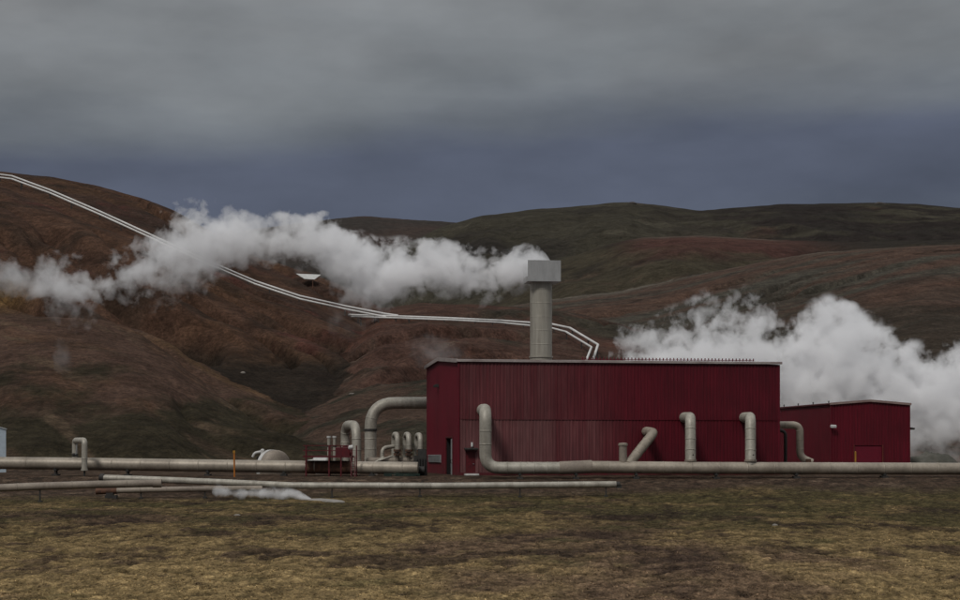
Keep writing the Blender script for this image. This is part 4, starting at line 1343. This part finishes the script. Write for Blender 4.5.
steam('steam_plume', 'long white steam plume drifting left from the stack hood across the hill',
      [(-60, 258, 312, -.2), (0, 256, 300, .0), (22, 262, 306, -.36), (45, 260, 318, -.06), (75, 256, 326, .0), (102, 256, 320, -.3), (118, 250, 316, -.28), (142, 240, 310, -.04), (170, 214, 302, .05), (190, 206, 298, .12), (215, 208, 288, .08), (240, 212, 278, .08),
       (264, 220, 272, -.02), (288, 214, 272, .08), (310, 217, 276, .12), (332, 222, 298, .10), (354, 234, 312, .10), (376, 244, 314, .03), (402, 243, 306, .10), (430, 242, 300, .16), (460, 247, 306, .12), (485, 248, 303, .12), (508, 248, 295, .22), (526, 246, 289, .38), (542, 251, 280, .5), (554, 259, 277, .35)],
      188, 171.3, 1.0, .47, 1.0, 1.0, 1.0, warp=.65, thin=.22)
steam('steam_plume', 'rounded bank of white steam rising behind the roof of the large red building',
      [(606, 326, 420, -.5), (625, 325, 420, -.2), (650, 322, 430, -.06), (680, 316, 440, .02), (705, 304, 445, .06), (740, 297, 450, .1), (765, 306, 455, .03), (788, 332, 458, -.12), (808, 356, 458, -.2)],
      204, 206, .6, .36, 1.1, .8, 2.0, warp=.65)
steam('steam_plume', 'tall billowing white steam bank behind the small red building',
      [(770, 356, 455, -.2), (790, 334, 458, .0), (806, 318, 460, .1), (828, 311, 462, .2), (862, 324, 463, .24), (890, 338, 464, .22), (915, 352, 464, .18), (945, 352, 464, .18), (975, 346, 464, .18), (1030, 338, 464, .14), (1090, 350, 464, 0)],
      207, 203, .7, .38, 1.1, .8, 3.0, warp=.65)
steam('ground_steam', 'low wedge of white steam hugging the ground beneath the low pipes',
      [(212, 484, 502, -.35), (222, 484, 502, -.05), (238, 486, 502, -.1), (258, 486.5, 502, .1), (280, 487, 502, .25), (294, 489.5, 502, .35), (304, 494, 502, .5), (312, 498.5, 501.5, .5)],
      DQ - 2.6, DQ - 2.6, 2.0, .9, .7, .9, 4.0, step=.14, soft=.4)
steam('steam_wisp', 'thin upright wisp of steam on the lower left slope', [(54, 340, 378, -.3), (60, 336, 382, -.08), (66, 338, 382, -.08), (73, 345, 380, -.3)], 225, 225, 0.05, .5, 0.72, 1.0, 5.0, step=.2, soft=.6)
steam('steam_wisp', 'faint wisp of steam beside the left roof corner of the large building', [(405, 325, 370, -.4), (425, 330, 380, -.1), (442, 334, 380, .0), (456, 336, 376, -.1), (470, 345, 374, -.3)], 215, 215, 0.06, .4, 0.8999999999999999, .8, 6.0, step=.2, soft=.7)
steam('steam_wisp', 'faint wisp of steam just below the white hill pipelines', [(326, 300, 350, -.35), (338, 295, 358, -.1), (350, 300, 352, -.1), (366, 305, 345, -.35)], 240, 240, 0.035, .4, 0.8999999999999999, .8, 7.0, step=.2, soft=.7)

# ------------------------------------------------------------------ sky and light
SUN_EL, SUN_AZ = R(45), R(206)      # azimuth clockwise from +Y: behind the camera, to its left
w = bpy.data.worlds.new('World'); scn.world = w; w.use_nodes = True
nt = w.node_tree; g = NG(nt)
bg = nt.nodes['Background']
STR = .1
bg.inputs['Strength'].default_value = STR
sky = g.n('ShaderNodeTexSky', sky_type='NISHITA'); sky.sun_disc = False; sky.sun_elevation = SUN_EL; sky.sun_rotation = SUN_AZ
sky.altitude = 500; sky.dust_density = 2
vec = g.n('ShaderNodeTexCoord').outputs['Generated']
sep = g.n('ShaderNodeSeparateXYZ'); g.l(vec, sep.inputs[0])
nA = g.noise(vec, 3.0, 4, .48, (1, 1, 5))
nB = g.noise(vec, 9.0, 5, .55, (1, 1, 5))
e = g.math('ADD', sep.outputs[2], g.math('MULTIPLY', g.math('SUBTRACT', nA, .5), .055))
e = g.math('ADD', e, g.math('MULTIPLY', g.math('SUBTRACT', nB, .5), .022))
e = g.math('ADD', e, g.math('MULTIPLY', sep.outputs[0], -.03))
ramp = g.n('ShaderNodeValToRGB'); cr = ramp.color_ramp
stops = [(0, (.105, .12, .150)), (.10, (.096, .111, .144)), (.135, (.079, .090, .128)), (.165, (.082, .093, .130)), (.184, (.12, .132, .152)), (.205, (.172, .185, .197)), (.25, (.222, .232, .240)), (.30, (.25, .253, .256)), (.5, (.34, .345, .35)), (1, (.88, .89, .90))]
while len(cr.elements) < len(stops): cr.elements.new(.5)
for el_, (p, c) in zip(cr.elements, stops):
    el_.position = p; el_.color = (*c, 1)
g.l(e, ramp.inputs[0])
nC = g.noise(vec, 6.0, 5, .52, (1, 1, 2.6))
patch = g.mapr(nC, .34, .66, .82, 1.27)
warm = g.mapr(g.noise(vec, 5.5, 4, .5, (1, 1, 3)), .45, .75, 0, .5)
up_ = g.mapr(sep.outputs[2], .18, .24, 0, 1)
cl = g.mix(g.math('MULTIPLY', warm, up_), ramp.outputs[0], (.20, .192, .188))
scv = g.n('ShaderNodeVectorMath', operation='SCALE'); g.l(cl, scv.inputs[0]); g.l(patch, scv.inputs['Scale'])
sc2 = g.n('ShaderNodeVectorMath', operation='SCALE'); g.l(scv.outputs[0], sc2.inputs[0]); sc2.inputs['Scale'].default_value = 1 / STR
mx = g.mix(.97, sky.outputs[0], sc2.outputs[0])
g.l(mx, bg.inputs['Color'])

sl = bpy.data.lights.new('sun', 'SUN'); sl.energy = 1.45; sl.angle = R(10); sl.color = (1, .97, .93)
so = bpy.data.objects.new('sun', sl); col.objects.link(so)
dirv = Vector((math.sin(SUN_AZ) * math.cos(SUN_EL), math.cos(SUN_AZ) * math.cos(SUN_EL), math.sin(SUN_EL)))
so.rotation_euler = (-dirv).to_track_quat('-Z', 'Y').to_euler(); so.location = (0, -20, 60)

# ------------------------------------------------------------------ camera and render settings
cam = bpy.data.cameras.new('camera'); co = bpy.data.objects.new('camera', cam); col.objects.link(co)
co.location = (0, 0, EYE); co.rotation_euler = (R(90), 0, 0)
cam.sensor_width = 36; cam.lens = 36 * F / 960
cam.shift_y = (YH - 300) / 960
cam.clip_start = .5; cam.clip_end = 9000
scn.camera = co
scn.view_settings.view_transform = 'Standard'; scn.view_settings.look = 'None'
scn.view_settings.exposure = 0; scn.view_settings.gamma = 1; scn.view_settings.use_curve_mapping = False
scn.render.engine = 'CYCLES'
cy = scn.cycles
cy.use_denoising = True
try: cy.denoiser = 'OPENIMAGEDENOISE'
except Exception: pass
cy.max_bounces = 10; cy.diffuse_bounces = 2; cy.glossy_bounces = 2; cy.volume_bounces = 9; cy.transparent_max_bounces = 8
cy.volume_max_steps = 512; cy.volume_step_rate = 1.0
cy.use_adaptive_sampling = True; cy.adaptive_threshold = .02
scn.render.resolution_x = 1024; scn.render.resolution_y = 640
